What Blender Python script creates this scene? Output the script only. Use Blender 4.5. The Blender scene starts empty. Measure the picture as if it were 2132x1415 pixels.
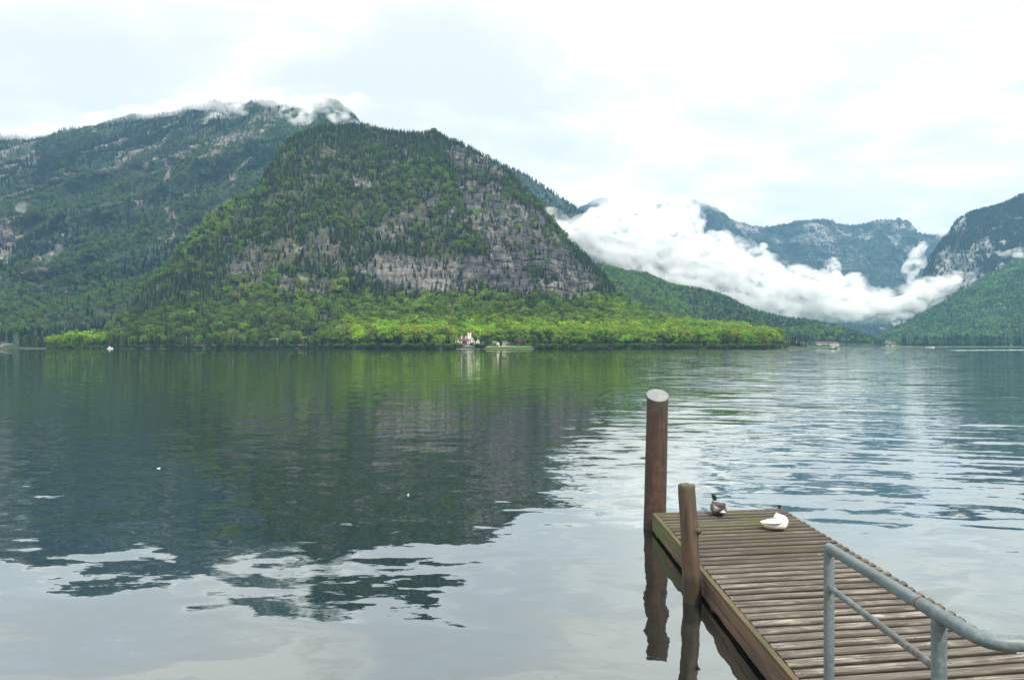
import bpy, bmesh, math, random
import numpy as np
from mathutils import Vector, Matrix
R = math.radians
random.seed(7)
RNG = np.random.default_rng(11)
sc = bpy.context.scene
COL = sc.collection

# ------------------------------------------------------------------ camera
FPX, CX, YH, CAMZ = 1600.0, 1066.0, 718.7, 3.0
cam_d = bpy.data.cameras.new('camera')
cam = bpy.data.objects.new('camera', cam_d)
COL.objects.link(cam)
cam.location = (0, 0, CAMZ)
cam.rotation_euler = (R(90), 0, 0)
cam_d.sensor_width = 36.0
cam_d.lens = 36.0 * FPX / 2132.0
cam_d.shift_y = (YH - 707.5) / 2132.0
cam_d.clip_start = 0.05
cam_d.clip_end = 60000
sc.camera = cam

def at(px, py, Y):
    """the world point at distance Y that a line of sight through (px, py) meets"""
    return ((px - CX) / FPX * Y, Y, CAMZ - (py - YH) / FPX * Y)

# ------------------------------------------------------------------ node helpers
class NT:
    def __init__(s, tree):
        s.t = tree; s.n = tree.nodes; s.l = tree.links
    def new(s, typ, **kw):
        nd = s.n.new(typ)
        for k, v in kw.items():
            setattr(nd, k, v)
        return nd
    def put(s, sock, v):
        if v is None: return
        if hasattr(v, 'is_output'): s.l.new(v, sock)
        else: sock.default_value = v
    def math(s, op, a, b=None, c=None, clamp=False):
        nd = s.new('ShaderNodeMath', operation=op); nd.use_clamp = clamp
        s.put(nd.inputs[0], a)
        if b is not None: s.put(nd.inputs[1], b)
        if c is not None: s.put(nd.inputs[2], c)
        return nd.outputs[0]
    def vmath(s, op, a, b=None, scale=None):
        nd = s.new('ShaderNodeVectorMath', operation=op)
        s.put(nd.inputs[0], a)
        if b is not None: s.put(nd.inputs[1], b)
        if scale is not None: s.put(nd.inputs['Scale'], scale)
        return nd.outputs[0]
    def mix(s, f, a, b, blend='MIX'):
        nd = s.new('ShaderNodeMix', data_type='RGBA', blend_type=blend)
        s.put(nd.inputs[0], f)
        s.put(nd.inputs[6], a if hasattr(a, 'is_output') else (*a, 1))
        s.put(nd.inputs[7], b if hasattr(b, 'is_output') else (*b, 1))
        return nd.outputs[2]
    def maprange(s, v, a, b, c=0.0, d=1.0, smooth=True):
        nd = s.new('ShaderNodeMapRange', interpolation_type='SMOOTHSTEP' if smooth else 'LINEAR')
        s.put(nd.inputs[0], v)
        for k, x in zip((1, 2, 3, 4), (a, b, c, d)): nd.inputs[k].default_value = x
        return nd.outputs[0]
    def noise(s, vec, scale, detail=4, rough=0.55, dist=0.0):
        nd = s.new('ShaderNodeTexNoise')
        if vec is not None: s.l.new(vec, nd.inputs['Vector'])
        nd.inputs['Scale'].default_value = scale
        nd.inputs['Detail'].default_value = detail
        nd.inputs['Roughness'].default_value = rough
        nd.inputs['Distortion'].default_value = dist
        return nd
    def pos(s):
        return s.new('ShaderNodeNewGeometry').outputs['Position']
    def scaled(s, vec, xyz):
        return s.vmath('MULTIPLY', vec, xyz)

def material(name):
    m = bpy.data.materials.new(name); m.use_nodes = True
    m.node_tree.nodes.clear()
    t = NT(m.node_tree)
    out = t.new('ShaderNodeOutputMaterial')
    return m, t, out

def simple(name, col, rough=0.7, var=0.25, scale=6.0, metal=0.0, spec=0.4, dark=None, bump=0.0):
    m, t, out = material(name)
    b = t.new('ShaderNodeBsdfPrincipled')
    n = t.noise(t.new('ShaderNodeTexCoord').outputs['Object'], scale, 5, 0.6)
    f = t.maprange(n.outputs[0], 0.3, 0.7)
    c2 = dark if dark else tuple(x * (1 - var) for x in col)
    t.put(b.inputs['Base Color'], t.mix(f, c2, col))
    b.inputs['Roughness'].default_value = rough
    b.inputs['Metallic'].default_value = metal
    b.inputs['Specular IOR Level'].default_value = spec
    if bump:
        bp = t.new('ShaderNodeBump'); bp.inputs['Strength'].default_value = 1.0
        bp.inputs['Distance'].default_value = bump
        t.l.new(n.outputs[0], bp.inputs['Height']); t.l.new(bp.outputs[0], b.inputs['Normal'])
    t.l.new(b.outputs[0], out.inputs[0])
    return m

# ------------------------------------------------------------------ sky and sun
SUN_EL, SUN_AZ = 48.0, 150.0        # azimuth clockwise from +Y (north): behind the camera, to the right
sun_dir = Vector((math.sin(R(SUN_AZ)) * math.cos(R(SUN_EL)), math.cos(R(SUN_AZ)) * math.cos(R(SUN_EL)), math.sin(R(SUN_EL))))
sd = bpy.data.lights.new('sun', 'SUN')
sd.energy = 3.8; sd.angle = R(5); sd.color = (1.0, 0.955, 0.87)
so = bpy.data.objects.new('sun', sd); COL.objects.link(so)
so.rotation_euler = (-sun_dir).to_track_quat('-Z', 'Y').to_euler()
so.location = sun_dir * 900

world = bpy.data.worlds.new('World'); sc.world = world; world.use_nodes = True
wt = NT(world.node_tree); wt.n.clear()
wo = wt.new('ShaderNodeOutputWorld'); bg = wt.new('ShaderNodeBackground')
skyn = wt.new('ShaderNodeTexSky', sky_type='NISHITA')
skyn.sun_disc = False; skyn.sun_elevation = R(SUN_EL); skyn.sun_rotation = R(SUN_AZ)
bg.inputs['Strength'].default_value = 0.1
gen = wt.new('ShaderNodeTexCoord').outputs['Generated']
sep = wt.new('ShaderNodeSeparateXYZ'); wt.l.new(gen, sep.inputs[0])
dz = wt.math('MAXIMUM', sep.outputs[2], 0.0)
den = wt.math('ADD', dz, 0.22)
px_ = wt.math('DIVIDE', sep.outputs[0], den); py_ = wt.math('DIVIDE', sep.outputs[1], den)
cmb = wt.new('ShaderNodeCombineXYZ'); wt.l.new(px_, cmb.inputs[0]); wt.l.new(py_, cmb.inputs[1]); cmb.inputs[2].default_value = 3.1
big = wt.noise(cmb.outputs[0], 1.25, 7, 0.52, 0.35).outputs[0]
med = wt.noise(wt.scaled(cmb.outputs[0], (1.0, 1.5, 1)), 3.3, 6, 0.55, 0.2).outputs[0]
cover = wt.maprange(big, 0.36, 0.56)
shade = wt.maprange(med, 0.38, 0.60)
lo, hi = (10.3, 10.1, 9.3), (12.6, 12.6, 11.4)          # grey undersides and bright tops (times 0.1)
cloudc = wt.mix(shade, lo, hi)
gapc = wt.mix(0.15, (10.1, 10.3, 10.1), skyn.outputs[0])
skyc = wt.mix(cover, gapc, cloudc)
lum = wt.math('ADD', wt.maprange(dz, 0.0, 0.3, 1.08, 0.94), wt.maprange(dz, 0.42, 0.9, 0.0, 1.1))            # an overcast sky is brighter overhead
skyc = wt.vmath('SCALE', skyc, scale=lum)
wt.l.new(skyc, bg.inputs['Color']); wt.l.new(bg.outputs[0], wo.inputs[0])

sc.view_settings.view_transform = 'Standard'
sc.view_settings.look = 'None'
sc.view_settings.exposure = 0.22
sc.view_settings.gamma = 1.0
cy = sc.cycles
cy.diffuse_bounces = 2; cy.glossy_bounces = 3; cy.transmission_bounces = 3
cy.volume_bounces = 6; cy.max_bounces = 10; cy.transparent_max_bounces = 12
cy.use_denoising = True
cy.caustics_reflective = False; cy.caustics_refractive = False
cy.sample_clamp_indirect = 4.0

# ------------------------------------------------------------------ numpy noise
def _h(ix, iy, iz, seed):
    h = (ix.astype(np.int64) * 374761393 + iy.astype(np.int64) * 668265263 + iz.astype(np.int64) * 2147483647 + seed * 1274126177) & 0xffffffff
    h = ((h ^ (h >> 13)) * 1274126177) & 0xffffffff
    h = ((h ^ (h >> 16)) * 2246822519) & 0xffffffff
    return ((h ^ (h >> 15)) & 0xffffff) / float(0xffffff)

def vnoise(p, seed=0):
    i = np.floor(p).astype(np.int64); f = p - i; u = f * f * f * (f * (f * 6 - 15) + 10)
    r = 0
    for dx in (0, 1):
        wx = u[..., 0] if dx else 1 - u[..., 0]
        for dy in (0, 1):
            wy = u[..., 1] if dy else 1 - u[..., 1]
            for dz_ in (0, 1):
                wz = u[..., 2] if dz_ else 1 - u[..., 2]
                r = r + wx * wy * wz * _h(i[..., 0] + dx, i[..., 1] + dy, i[..., 2] + dz_, seed)
    return r

def fbm(p, octs=5, seed=0, gain=0.5, ridged=False):
    a, s, tot = 1.0, 0.0, 0.0
    for o in range(octs):
        v = vnoise(p * (2.03 ** o) + o * 17.3, seed + o)
        if ridged: v = 1 - np.abs(2 * v - 1)
        s = s + a * v; tot += a; a *= gain
    return s / tot

def sstep(x, a, b):
    t = np.clip((x - a) / (b - a), 0, 1); return t * t * (3 - 2 * t)

# ------------------------------------------------------------------ object helpers
def link(name, me, mats=(), parent=None):
    o = bpy.data.objects.new(name, me); COL.objects.link(o)
    if me is not None:
        for m in mats: me.materials.append(m)
    if parent is not None: o.parent = parent
    return o

def mesh_np(name, co, faces, mats=(), parent=None, smooth=True, midx=None):
    me = bpy.data.meshes.new(name)
    co = np.asarray(co, dtype=np.float32)
    faces = np.asarray(faces, dtype=np.int32); k = faces.shape[1]
    me.vertices.add(len(co)); me.vertices.foreach_set('co', co.ravel())
    me.loops.add(faces.size); me.loops.foreach_set('vertex_index', faces.ravel())
    me.polygons.add(len(faces))
    me.polygons.foreach_set('loop_start', np.arange(0, faces.size, k, dtype=np.int32))
    me.polygons.foreach_set('loop_total', np.full(len(faces), k, dtype=np.int32))
    if midx is not None: me.polygons.foreach_set('material_index', np.asarray(midx, dtype=np.int32))
    me.update(calc_edges=True); me.validate()
    me.polygons.foreach_set('use_smooth', np.full(len(me.polygons), smooth, dtype=bool))
    if name is None: return me
    return link(name, me, mats, parent)

def attr(me, name, vals, typ='FLOAT', dom='POINT'):
    a = me.attributes.new(name, typ, dom)
    key = {'FLOAT': 'value', 'INT': 'value', 'FLOAT_VECTOR': 'vector', 'FLOAT_COLOR': 'color'}[typ]
    a.data.foreach_set(key, np.asarray(vals, dtype=np.int32 if typ == 'INT' else np.float32).ravel())

def tag(o, label=None, cat=None, group=None, kind=None):
    if label: o['label'] = label
    if cat: o['category'] = cat
    if group: o['group'] = group
    if kind: o['kind'] = kind
    return o

def empty(name, loc, rz=0.0):
    o = bpy.data.objects.new(name, None); COL.objects.link(o)
    o.location = loc; o.rotation_euler = (0, 0, rz); o.empty_display_size = 0.3
    return o

class MB:
    """collects boxes, tubes and polygons and links them as one mesh object"""
    def __init__(s): s.v = []; s.f = []; s.c = []
    def add(s, vs, fs, c=None):
        b = len(s.v); s.v += [tuple(v) for v in vs]; s.f += [tuple(b + i for i in f) for f in fs]
        s.c += [c] * len(vs)
    def box(s, c, d, rz=0.0, M=None, col=None):
        x, y, z = d[0] / 2, d[1] / 2, d[2] / 2
        vs = [Vector((sx * x, sy * y, sz * z)) for sz in (-1, 1) for sy in (-1, 1) for sx in (-1, 1)]
        rot = M if M is not None else Matrix.Rotation(rz, 3, 'Z')
        vs = [rot @ v + Vector(c) for v in vs]
        s.add(vs, [(0, 2, 3, 1), (4, 5, 7, 6), (0, 1, 5, 4), (2, 6, 7, 3), (0, 4, 6, 2), (1, 3, 7, 5)], col)
    def tube(s, pts, rad, n=16, cap=True, jit=0.0, col=None):
        pts = [Vector(p) for p in pts]
        if not hasattr(rad, '__len__'): rad = [rad] * len(pts)
        rings = []; side = None
        for i, p in enumerate(pts):
            tg = (pts[min(i + 1, len(pts) - 1)] - pts[max(i - 1, 0)]).normalized()
            if side is None:
                side = tg.cross(Vector((0, 0, 1)) if abs(tg.z) < 0.9 else Vector((1, 0, 0))).normalized()
            else:
                side = (side - tg * side.dot(tg)).normalized()
            up = side.cross(tg)
            r = rad[i]; rw, rh = r if hasattr(r, '__len__') else (r, r)
            rings.append([p + side * (rw * math.cos(2 * math.pi * k / n) * (1 + random.uniform(-jit, jit))) + up * (rh * math.sin(2 * math.pi * k / n) * (1 + random.uniform(-jit, jit))) for k in range(n)])
        vs = [v for rg in rings for v in rg]; fs = []
        for i in range(len(rings) - 1):
            for k in range(n):
                a, b = i * n + k, i * n + (k + 1) % n
                fs.append((a, b, b + n, a + n))
        if cap:
            fs.append(tuple(range(n - 1, -1, -1))); fs.append(tuple((len(rings) - 1) * n + k for k in range(n)))
        s.add(vs, fs, col)
    def quad(s, a, b, c, d, col=None): s.add([a, b, c, d], [(0, 1, 2, 3)], col)
    def poly(s, vs, col=None): s.add(vs, [tuple(range(len(vs)))], col)
    def prism(s, outline, axis, t0, t1):
        """outline in the plane across axis ('x' or 'y'), extruded t0..t1"""
        f = (lambda a, b, t: (t, a, b)) if axis == 'x' else (lambda a, b, t: (a, t, b))
        n = len(outline)
        vs = [f(a, b, t0) for a, b in outline] + [f(a, b, t1) for a, b in outline]
        fs = [tuple(range(n)), tuple(range(2 * n - 1, n - 1, -1))] + [(i, i + n, (i + 1) % n + n, (i + 1) % n) for i in range(n)]
        s.add(vs, fs)
    def build(s, name, mats, parent=None, smooth=False, bevel=0.0, fix=True):
        me = bpy.data.meshes.new(name); me.from_pydata(s.v, [], s.f); me.update()
        if any(c is not None for c in s.c):
            ca = me.attributes.new('tint', 'FLOAT_COLOR', 'POINT')
            ca.data.foreach_set('color', np.array([(*(c or (1, 1, 1)), 1) for c in s.c], dtype=np.float32).ravel())
        if fix:
            bm = bmesh.new(); bm.from_mesh(me); bmesh.ops.recalc_face_normals(bm, faces=bm.faces)
            if bevel: bmesh.ops.bevel(bm, geom=bm.edges[:], offset=bevel, segments=1, affect='EDGES', clamp_overlap=True)
            bm.to_mesh(me); bm.free()
        if smooth:
            me.polygons.foreach_set('use_smooth', np.ones(len(me.polygons), dtype=bool))
            me.set_sharp_from_angle(angle=R(40))
        if not isinstance(mats, (list, tuple)): mats = [mats]
        return link(name, me, mats, parent)

# ------------------------------------------------------------------ terrain
def loft(pxs, rows, sub, smooth=3):
    """rows: (Y knots, height knots, 'py'|'z') along px; returns a grid of world points"""
    P = []
    for Yk, Hk, mode in rows:
        Y = np.interp(pxs, *zip(*Yk)) if hasattr(Yk, '__len__') else np.full(len(pxs), float(Yk))
        H = np.interp(pxs, *zip(*Hk)) if hasattr(Hk, '__len__') else np.full(len(pxs), float(Hk))
        Z = H if mode == 'z' else CAMZ - (H - YH) / FPX * Y
        P.append(np.stack([(pxs - CX) / FPX * Y, Y, Z], -1))
    out = []
    for j in range(len(P) - 1):
        for k in range(sub[j]):
            t = k / sub[j]; out.append(P[j] * (1 - t) + P[j + 1] * t)
    out.append(P[-1])
    g = np.array(out)
    for _ in range(smooth):
        g[1:-1] = (g[:-2] + 2 * g[1:-1] + g[2:]) / 4
    for _ in range(2):
        g[:, 1:-1] = (g[:, :-2] + 2 * g[:, 1:-1] + g[:, 2:]) / 4
    return g

def grid_faces(nr, nc):
    a = np.arange(nr * nc).reshape(nr, nc)
    return np.stack([a[:-1, :-1], a[:-1, 1:], a[1:, 1:], a[1:, :-1]], -1).reshape(-1, 4)

def topx(g):
    return CX + g[..., 0] / g[..., 1] * FPX, YH - (g[..., 2] - CAMZ) / g[..., 1] * FPX

def ell(px, py, lst):
    r = np.zeros_like(px)
    for cx, cy_, rx, ry, w, a in lst:
        ca, sa = math.cos(R(a)), math.sin(R(a))
        dx, dy = px - cx, py - cy_
        u, v = (dx * ca + dy * sa) / rx, (-dx * sa + dy * ca) / ry
        r = np.maximum(r, w * (1 - sstep(np.sqrt(u * u + v * v), 0.55, 1.15)))
    return r

def rock_material(name, rockc, pale, dark, ground, ground2, strata=0.22, tilt=0.0, contrast=1.0):
    m, t, out = material(name)
    p = t.pos(); b = t.new('ShaderNodeBsdfPrincipled'); b.inputs['Roughness'].default_value = 0.95
    b.inputs['Specular IOR Level'].default_value = 0.1
    at_ = t.new('ShaderNodeAttribute'); at_.attribute_name = 'rock'
    rk = at_.outputs['Fac']
    mp = t.new('ShaderNodeMapping'); mp.inputs['Rotation'].default_value = (0, R(tilt), 0); t.l.new(p, mp.inputs[0])
    st = t.noise(t.scaled(mp.outputs[0], (0.022, 0.02, strata)), 1.0, 7, 0.62, 0.4).outputs[0]
    ver = t.noise(t.scaled(p, (0.10, 0.07, 0.016)), 1.0, 8, 0.68, 0.8).outputs[0]
    blot = t.noise(t.scaled(p, (0.018, 0.018, 0.02)), 1.0, 5, 0.6).outputs[0]
    c = t.mix(t.maprange(st, 0.40, 0.62), dark, rockc)
    c = t.mix(t.maprange(t.math('ADD', t.math('MULTIPLY', ver, 0.6), t.math('MULTIPLY', blot, 0.5)), 0.52, 0.68), c, pale)
    crack = t.maprange(t.noise(t.scaled(mp.outputs[0], (0.03, 0.03, strata * 2.4)), 1.0, 3, 0.5, 0.6).outputs[0], 0.42, 0.34)
    c = t.mix(t.math('MULTIPLY', t.maprange(t.noise(t.scaled(p, (.2, .12, .022)), 1.0, 6, .7, 1.2).outputs[0], .46, .36), .85), c, tuple(x * .4 for x in dark))
    c = t.mix(t.math('MULTIPLY', crack, 0.45), c, tuple(x * 0.35 for x in dark))
    g = t.mix(t.maprange(t.noise(p, 0.05, 6, 0.6).outputs[0], 0.35, 0.65), ground, ground2)
    f = t.math('ADD', rk, t.math('MULTIPLY', t.math('SUBTRACT', t.noise(p, 0.09, 6, 0.65).outputs[0], 0.5), 1.1 * contrast))
    c = t.mix(t.maprange(f, 0.36, 0.52), g, c)
    t.l.new(c, b.inputs['Base Color'])
    bp = t.new('ShaderNodeBump'); bp.inputs['Distance'].default_value = 5.0; bp.inputs['Strength'].default_value = 0.7
    t.l.new(t.math('ADD', st, t.math('MULTIPLY', ver, 0.7)), bp.inputs['Height']); t.l.new(bp.outputs[0], b.inputs['Normal'])
    t.l.new(b.outputs[0], out.inputs[0])
    return m

def terrain(name, g, rock, mats, label=None):
    nr, nc = g.shape[:2]
    o = mesh_np(name, g.reshape(-1, 3), grid_faces(nr, nc)[:, ::1], mats)
    attr(o.data, 'rock', rock.reshape(-1))
    tag(o, label, None, None, 'structure')
    return o

# ---- the steep mountain across the lake
pxA = np.linspace(40, 1720, 620)
shoreY = [(40, 700), (100, 655), (250, 650), (500, 680), (690, 665), (900, 625), (1000, 618), (1100, 622), (1250, 640), (1450, 655), (1600, 690), (1640, 720), (1720, 760)]
ridgeA = [(40, 722), (140, 716), (215, 705), (262, 655), (290, 620), (330, 580), (400, 505), (465, 445), (530, 410), (560, 355), (590, 303), (620, 281), (650, 270), (700, 266), (760, 268), (800, 274), (840, 281), (880, 284), (905, 276), (930, 290), (980, 310), (1020, 334), (1060, 362), (1100, 405), (1140, 455), (1180, 500), (1210, 530), (1240, 562), (1265, 590), (1290, 622), (1330, 655), (1380, 674), (1450, 690), (1550, 697), (1600, 706), (1640, 716), (1720, 728)]
ridgeYA = [(40, 760), (220, 860), (290, 920), (400, 1010), (530, 1120), (620, 1220), (800, 1290), (950, 1270), (1060, 1200), (1180, 1110), (1270, 1030), (1350, 960), (1500, 900), (1640, 830), (1720, 800)]
addY = lambda k, d: [(a, b + d) for a, b in k]
scaleH = lambda k, f: k
footA = [(40, 722), (215, 712), (262, 692), (330, 660), (400, 640), (550, 628), (740, 622), (860, 632), (950, 632), (1050, 618), (1150, 620), (1200, 634), (1260, 652), (1330, 672), (1400, 692), (1500, 700), (1640, 718), (1720, 728)]
midA = [(p, f + (np.interp(p, *zip(*ridgeA)) - f) * 0.60) for p, f in [(q, float(np.interp(q, *zip(*footA)))) for q in range(40, 1721, 20)]]
mid_Y = [(q, 900 + (float(np.interp(q, *zip(*ridgeYA))) - 900) * 0.38) for q in range(40, 1721, 20)]
rowsA = [
    (addY(shoreY, -6), -4.0, 'z'),
    (addY(shoreY, 3), [(40, 1.0), (1600, 1.0), (1642, -1), (1720, -3)], 'z'),
    ([(40, 740), (250, 740), (500, 745), (700, 735), (1000, 720), (1200, 740), (1600, 745), (1720, 790)], [(40, 1), (100, 2), (250, 6), (500, 9), (700, 11), (900, 9), (1000, 7), (1200, 9), (1400, 8), (1560, 4), (1640, 1), (1720, -3)], 'z'),
    ([(40, 750), (220, 830), (300, 860), (500, 880), (1200, 880), (1400, 850), (1640, 780), (1720, 795)], footA, 'py'),
    (mid_Y, midA, 'py'),
    (ridgeYA, ridgeA, 'py'),
    (addY(ridgeYA, 260), addY(ridgeA, 60), 'py'),
    (addY(ridgeYA, 700), -6.0, 'z')]
gA = loft(pxA, rowsA, [4, 12, 26, 80, 80, 14, 8], 2)
ppx, ppy = topx(gA)
rockEll = [(1085, 500, 225, 82, 1.0, 42), (1060, 570, 150, 50, 1.0, 6), (870, 570, 160, 46, .9, 3), (1215, 585, 36, 46, 1.0, 15), (990, 345, 90, 30, .8, 28), (960, 430, 120, 70, .6, 20),
           (800, 385, 150, 22, .62, 4), (820, 470, 170, 70, .46, 0), (700, 520, 170, 70, .42, 0), (520, 520, 90, 80, .5, -35), (600, 592, 130, 30, .55, 0), (330, 612, 60, 34, .42, 0), (620, 400, 80, 60, .36, 0), (760, 330, 180, 30, .38, 0), (1270, 612, 26, 30, .7, 0)]
rk = ell(ppx, ppy, rockEll)

steep = sstep(gA[..., 2], 20, 60)
nz = fbm(gA * np.array([0.010, 0.010, 0.006]), 6, 3, 0.5, True)
gul = fbm(gA * np.array([0.018, 0.004, 0.006]), 4, 9)
fine = fbm(gA * np.array([0.05, 0.05, 0.03]), 4, 21)
ter = gA[..., 2] / 11.0 + 2.2 * fbm(gA * 0.012, 3, 5) + gA[..., 0] * 0.006
saw = (ter % 1.0)
front = 1 - sstep(np.arange(gA.shape[0])[:, None] * np.ones_like(ppx), 196, 204)
dispA = ((nz - 0.5) * 26 + (gul - 0.5) * 34 + (fine - .5) * 8) * steep * (0.35 + 0.65 * front)
gA[..., 1] -= dispA * 1.0 - saw * 2.6 * np.clip(rk * 1.4, 0, 1) * front
ribs = fbm(gA * np.array([.045, .02, .007]), 5, 37, .6, True)
gA[..., 1] -= (ribs - .5) * 26 * np.clip(rk, 0, 1) * front
gA[..., 0] += (fbm(gA * 0.012, 4, 33) - 0.5) * 16 * steep * front
fxp = CX + gA[..., 0] / gA[..., 1] * FPX
flat_ = sstep(fxp, 925, 945) * (1 - sstep(fxp, 1112, 1130)) * (1 - sstep(gA[..., 1], 676, 700))
apron = sstep(gA[..., 2], 0.5, 3) * (1 - steep) * (1 - flat_)
gA[..., 2] += (fbm(gA * 0.02, 3, 41) - 0.5) * 3 * apron + (fbm(gA * 0.03, 4, 43) - .5) * 9 * steep
matA = rock_material('limestone cliff', (0.082, 0.076, 0.074), (0.185, 0.17, 0.155), (0.042, 0.04, 0.042), (0.036, 0.045, 0.022), (0.075, 0.075, 0.042), 0.26)
lim = 1.9 + (gA[..., 1] - 640) * .012
gA[..., 2] = np.where(gA[..., 2] > 0, gA[..., 2] * (1 - flat_) + np.minimum(gA[..., 2], lim) * flat_, gA[..., 2])
mtA = terrain('mountain', gA, rk, [matA], 'steep wooded mountain with bare grey banded cliffs rising straight from the far shore')
rkA = rk

# ---- long hazy slope at the left
pxB = np.linspace(-900, 1120, 520)
ridgeB = [(-900, 330), (-500, 250), (-200, 290), (0, 292), (60, 288), (140, 287), (200, 266), (260, 250), (330, 247), (375, 240), (400, 225), (450, 219), (500, 222), (560, 218), (610, 232), (640, 228), (665, 214), (690, 212), (715, 222), (760, 262), (900, 330), (1120, 420)]
rowsB = [
    ([(-900, 760), (-200, 745), (60, 735), (230, 760), (1120, 1500)], -4.0, 'z'),
    ([(-900, 790), (60, 765), (230, 800), (1120, 1540)], [(-900, 4), (1120, 4)], 'z'),
    ([(-900, 950), (230, 980), (1120, 1600)], [(-900, 690), (0, 688), (230, 680), (1120, 700)], 'py'),
    ([(-900, 1400), (230, 1400), (1120, 1750)], [(-900, 560), (0, 545), (300, 540), (600, 520), (1120, 640)], 'py'),
    ([(-900, 1850), (400, 1800), (1120, 1950)], [(-900, 430), (0, 400), (300, 370), (600, 340), (1120, 540)], 'py'),
    (2300, ridgeB, 'py'),
    (2700, addY(ridgeB, 50), 'py'),
    (3500, -6.0, 'z')]
gB = loft(pxB, rowsB, [4, 8, 50, 60, 60, 10, 6], 3)
qx, qy = topx(gB)
d1 = np.array([0.0048, 0.002, 0.0048])
diag = (gB[..., 0] * 1.0 - gB[..., 2] * 0.72)
gg = np.stack([diag * 0.010, gB[..., 1] * 0.0016, gB[..., 2] * 0.0035], -1)
rb = fbm(gg, 6, 51, 0.55, True)
hB = sstep(gB[..., 2], 15, 120)
gB[..., 1] -= ((rb - 0.5) * 230 + (fbm(gB * 0.012, 4, 61) - 0.5) * 50) * hB * (1 - 0.6 * sstep(qy, 320, 250))
gB[..., 2] += (fbm(gB * 0.02, 4, 63) - .5) * 16 * hB
rockB = ell(qx, qy, [(60, 340, 70, 60, 0.45, 0), (25, 520, 50, 90, 0.55, 20), (120, 560, 40, 60, 0.45, 30), (10, 570, 40, 40, 0.6, 0), (210, 290, 14, 5, 0.6, -40),
                     (355, 360, 9, 40, 0.62, 14), (325, 430, 8, 26, 0.6, 25), (470, 340, 9, 26, 0.6, 12), (500, 380, 12, 22, 0.55, 10), (275, 330, 40, 6, 0.5, -40), (410, 420, 8, 28, 0.55, 20),
                     (390, 460, 10, 20, 0.5, 20), (430, 300, 50, 20, 0.4, -30), (560, 250, 60, 20, 0.42, -30), (530, 300, 40, 26, 0.42, 0), (100, 600, 60, 30, 0.38, 0), (360, 500, 30, 20, 0.4, 0)])
st_ = fbm(np.stack([diag * .034, gB[..., 1] * .003, (gB[..., 0] + gB[..., 2]) * .004], -1), 5, 71, .6)
rockB = np.maximum(rockB, 0.62 * sstep(st_, 0.56, 0.66))
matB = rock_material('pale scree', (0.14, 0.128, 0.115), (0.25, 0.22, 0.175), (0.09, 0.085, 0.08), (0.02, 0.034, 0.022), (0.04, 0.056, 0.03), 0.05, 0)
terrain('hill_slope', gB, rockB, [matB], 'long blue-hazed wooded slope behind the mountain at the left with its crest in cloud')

# ---- dark ridge just right of the mountain, behind the cloud
pxC = np.linspace(880, 1560, 160)
ridgeC = [(880, 330), (1000, 322), (1040, 340), (1060, 350), (1100, 368), (1150, 398), (1200, 432), (1235, 454), (1290, 500), (1400, 570), (1560, 690)]
rowsC = [(1950, [(880, 30), (1560, -5)], 'z'), (2450, ridgeC, 'py'), (2800, addY(ridgeC, 60), 'py'), (3200, -5.0, 'z')]
gC = loft(pxC, rowsC, [50, 8, 6], 2)
gC[..., 1] -= (fbm(gC * np.array([.008, .004, .003]), 5, 81, .5, True) - .5) * 90
rC = 0.15 + 0 * gC[..., 0]
terrain('hill_ridge', gC, rC, [matB], 'dark wooded ridge falling right of the mountain into the low cloud')

# ---- green wooded spur below the cloud
pxD = np.linspace(1080, 1860, 260)
ridgeD = [(1080, 520), (1240, 562), (1300, 572), (1345, 572), (1400, 598), (1450, 610), (1500, 624), (1560, 650), (1620, 666), (1700, 677), (1750, 690), (1800, 706), (1830, 718), (1860, 724)]
rowsD = [([(1080, 1100), (1500, 1250), (1860, 1350)], -3.0, 'z'), ([(1080, 1180), (1500, 1330), (1860, 1400)], [(1080, 20), (1640, 8), (1800, 5), (1860, -2)], 'z'),
         ([(1080, 1750), (1500, 1800), (1860, 1600)], ridgeD, 'py'), (2050, addY(ridgeD, 20), 'py'), (2300, -5.0, 'z')]
gD = loft(pxD, rowsD, [3, 70, 10, 6], 3)
dx_, dy_ = topx(gD)
gD[..., 1] -= (fbm(gD * np.array([.009, .004, .004]), 5, 91, .5, True) - .5) * 110 * sstep(gD[..., 2], 10, 60)
gD[..., 2] += (fbm(gD * .02, 4, 93) - .5) * 9 * sstep(gD[..., 2], 5, 40)
terrain('hill_spur', gD, 0.05 + 0 * dx_, [matB], 'green wooded spur under the low cloud')

# ---- far range closing the valley
pxE = np.linspace(1120, 2240, 420)
ridgeE = [(1120, 480), (1200, 440), (1225, 425), (1245, 416), (1275, 420), (1300, 432), (1345, 430), (1400, 424), (1430, 424), (1480, 438), (1510, 460), (1560, 474), (1600, 471), (1650, 465), (1700, 461), (1760, 466), (1800, 465), (1850, 463), (1900, 474), (1950, 490), (2000, 520), (2100, 560), (2240, 600)]
rowsE = [(3000, -5.0, 'z'), (3100, 10.0, 'z'), (3900, [(1120, 640), (1600, 668), (1850, 680), (2240, 660)], 'py'), (4500, [(1120, 540), (1600, 560), (1850, 575), (2240, 620)], 'py'), (4900, ridgeE, 'py'), (5600, addY(ridgeE, 50), 'py'), (6400, -5.0, 'z')]
gE = loft(pxE, rowsE, [3, 20, 60, 80, 10, 6], 2)
ex, ey = topx(gE)
rE_ = fbm(gE * np.array([.0042, .002, .0018]), 6, 101, .55, True)
gE[..., 1] -= (rE_ - .5) * 420 * sstep(gE[..., 2], 60, 300)
gE[..., 0] += (fbm(gE * .003, 4, 107) - .5) * 90 * sstep(gE[..., 2], 60, 300)
gE[..., 2] += (fbm(gE * .008, 5, 103) - .5) * 18 * sstep(gE[..., 2], 30, 200) * (1 - .7 * sstep(ey, 490, 470))
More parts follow.
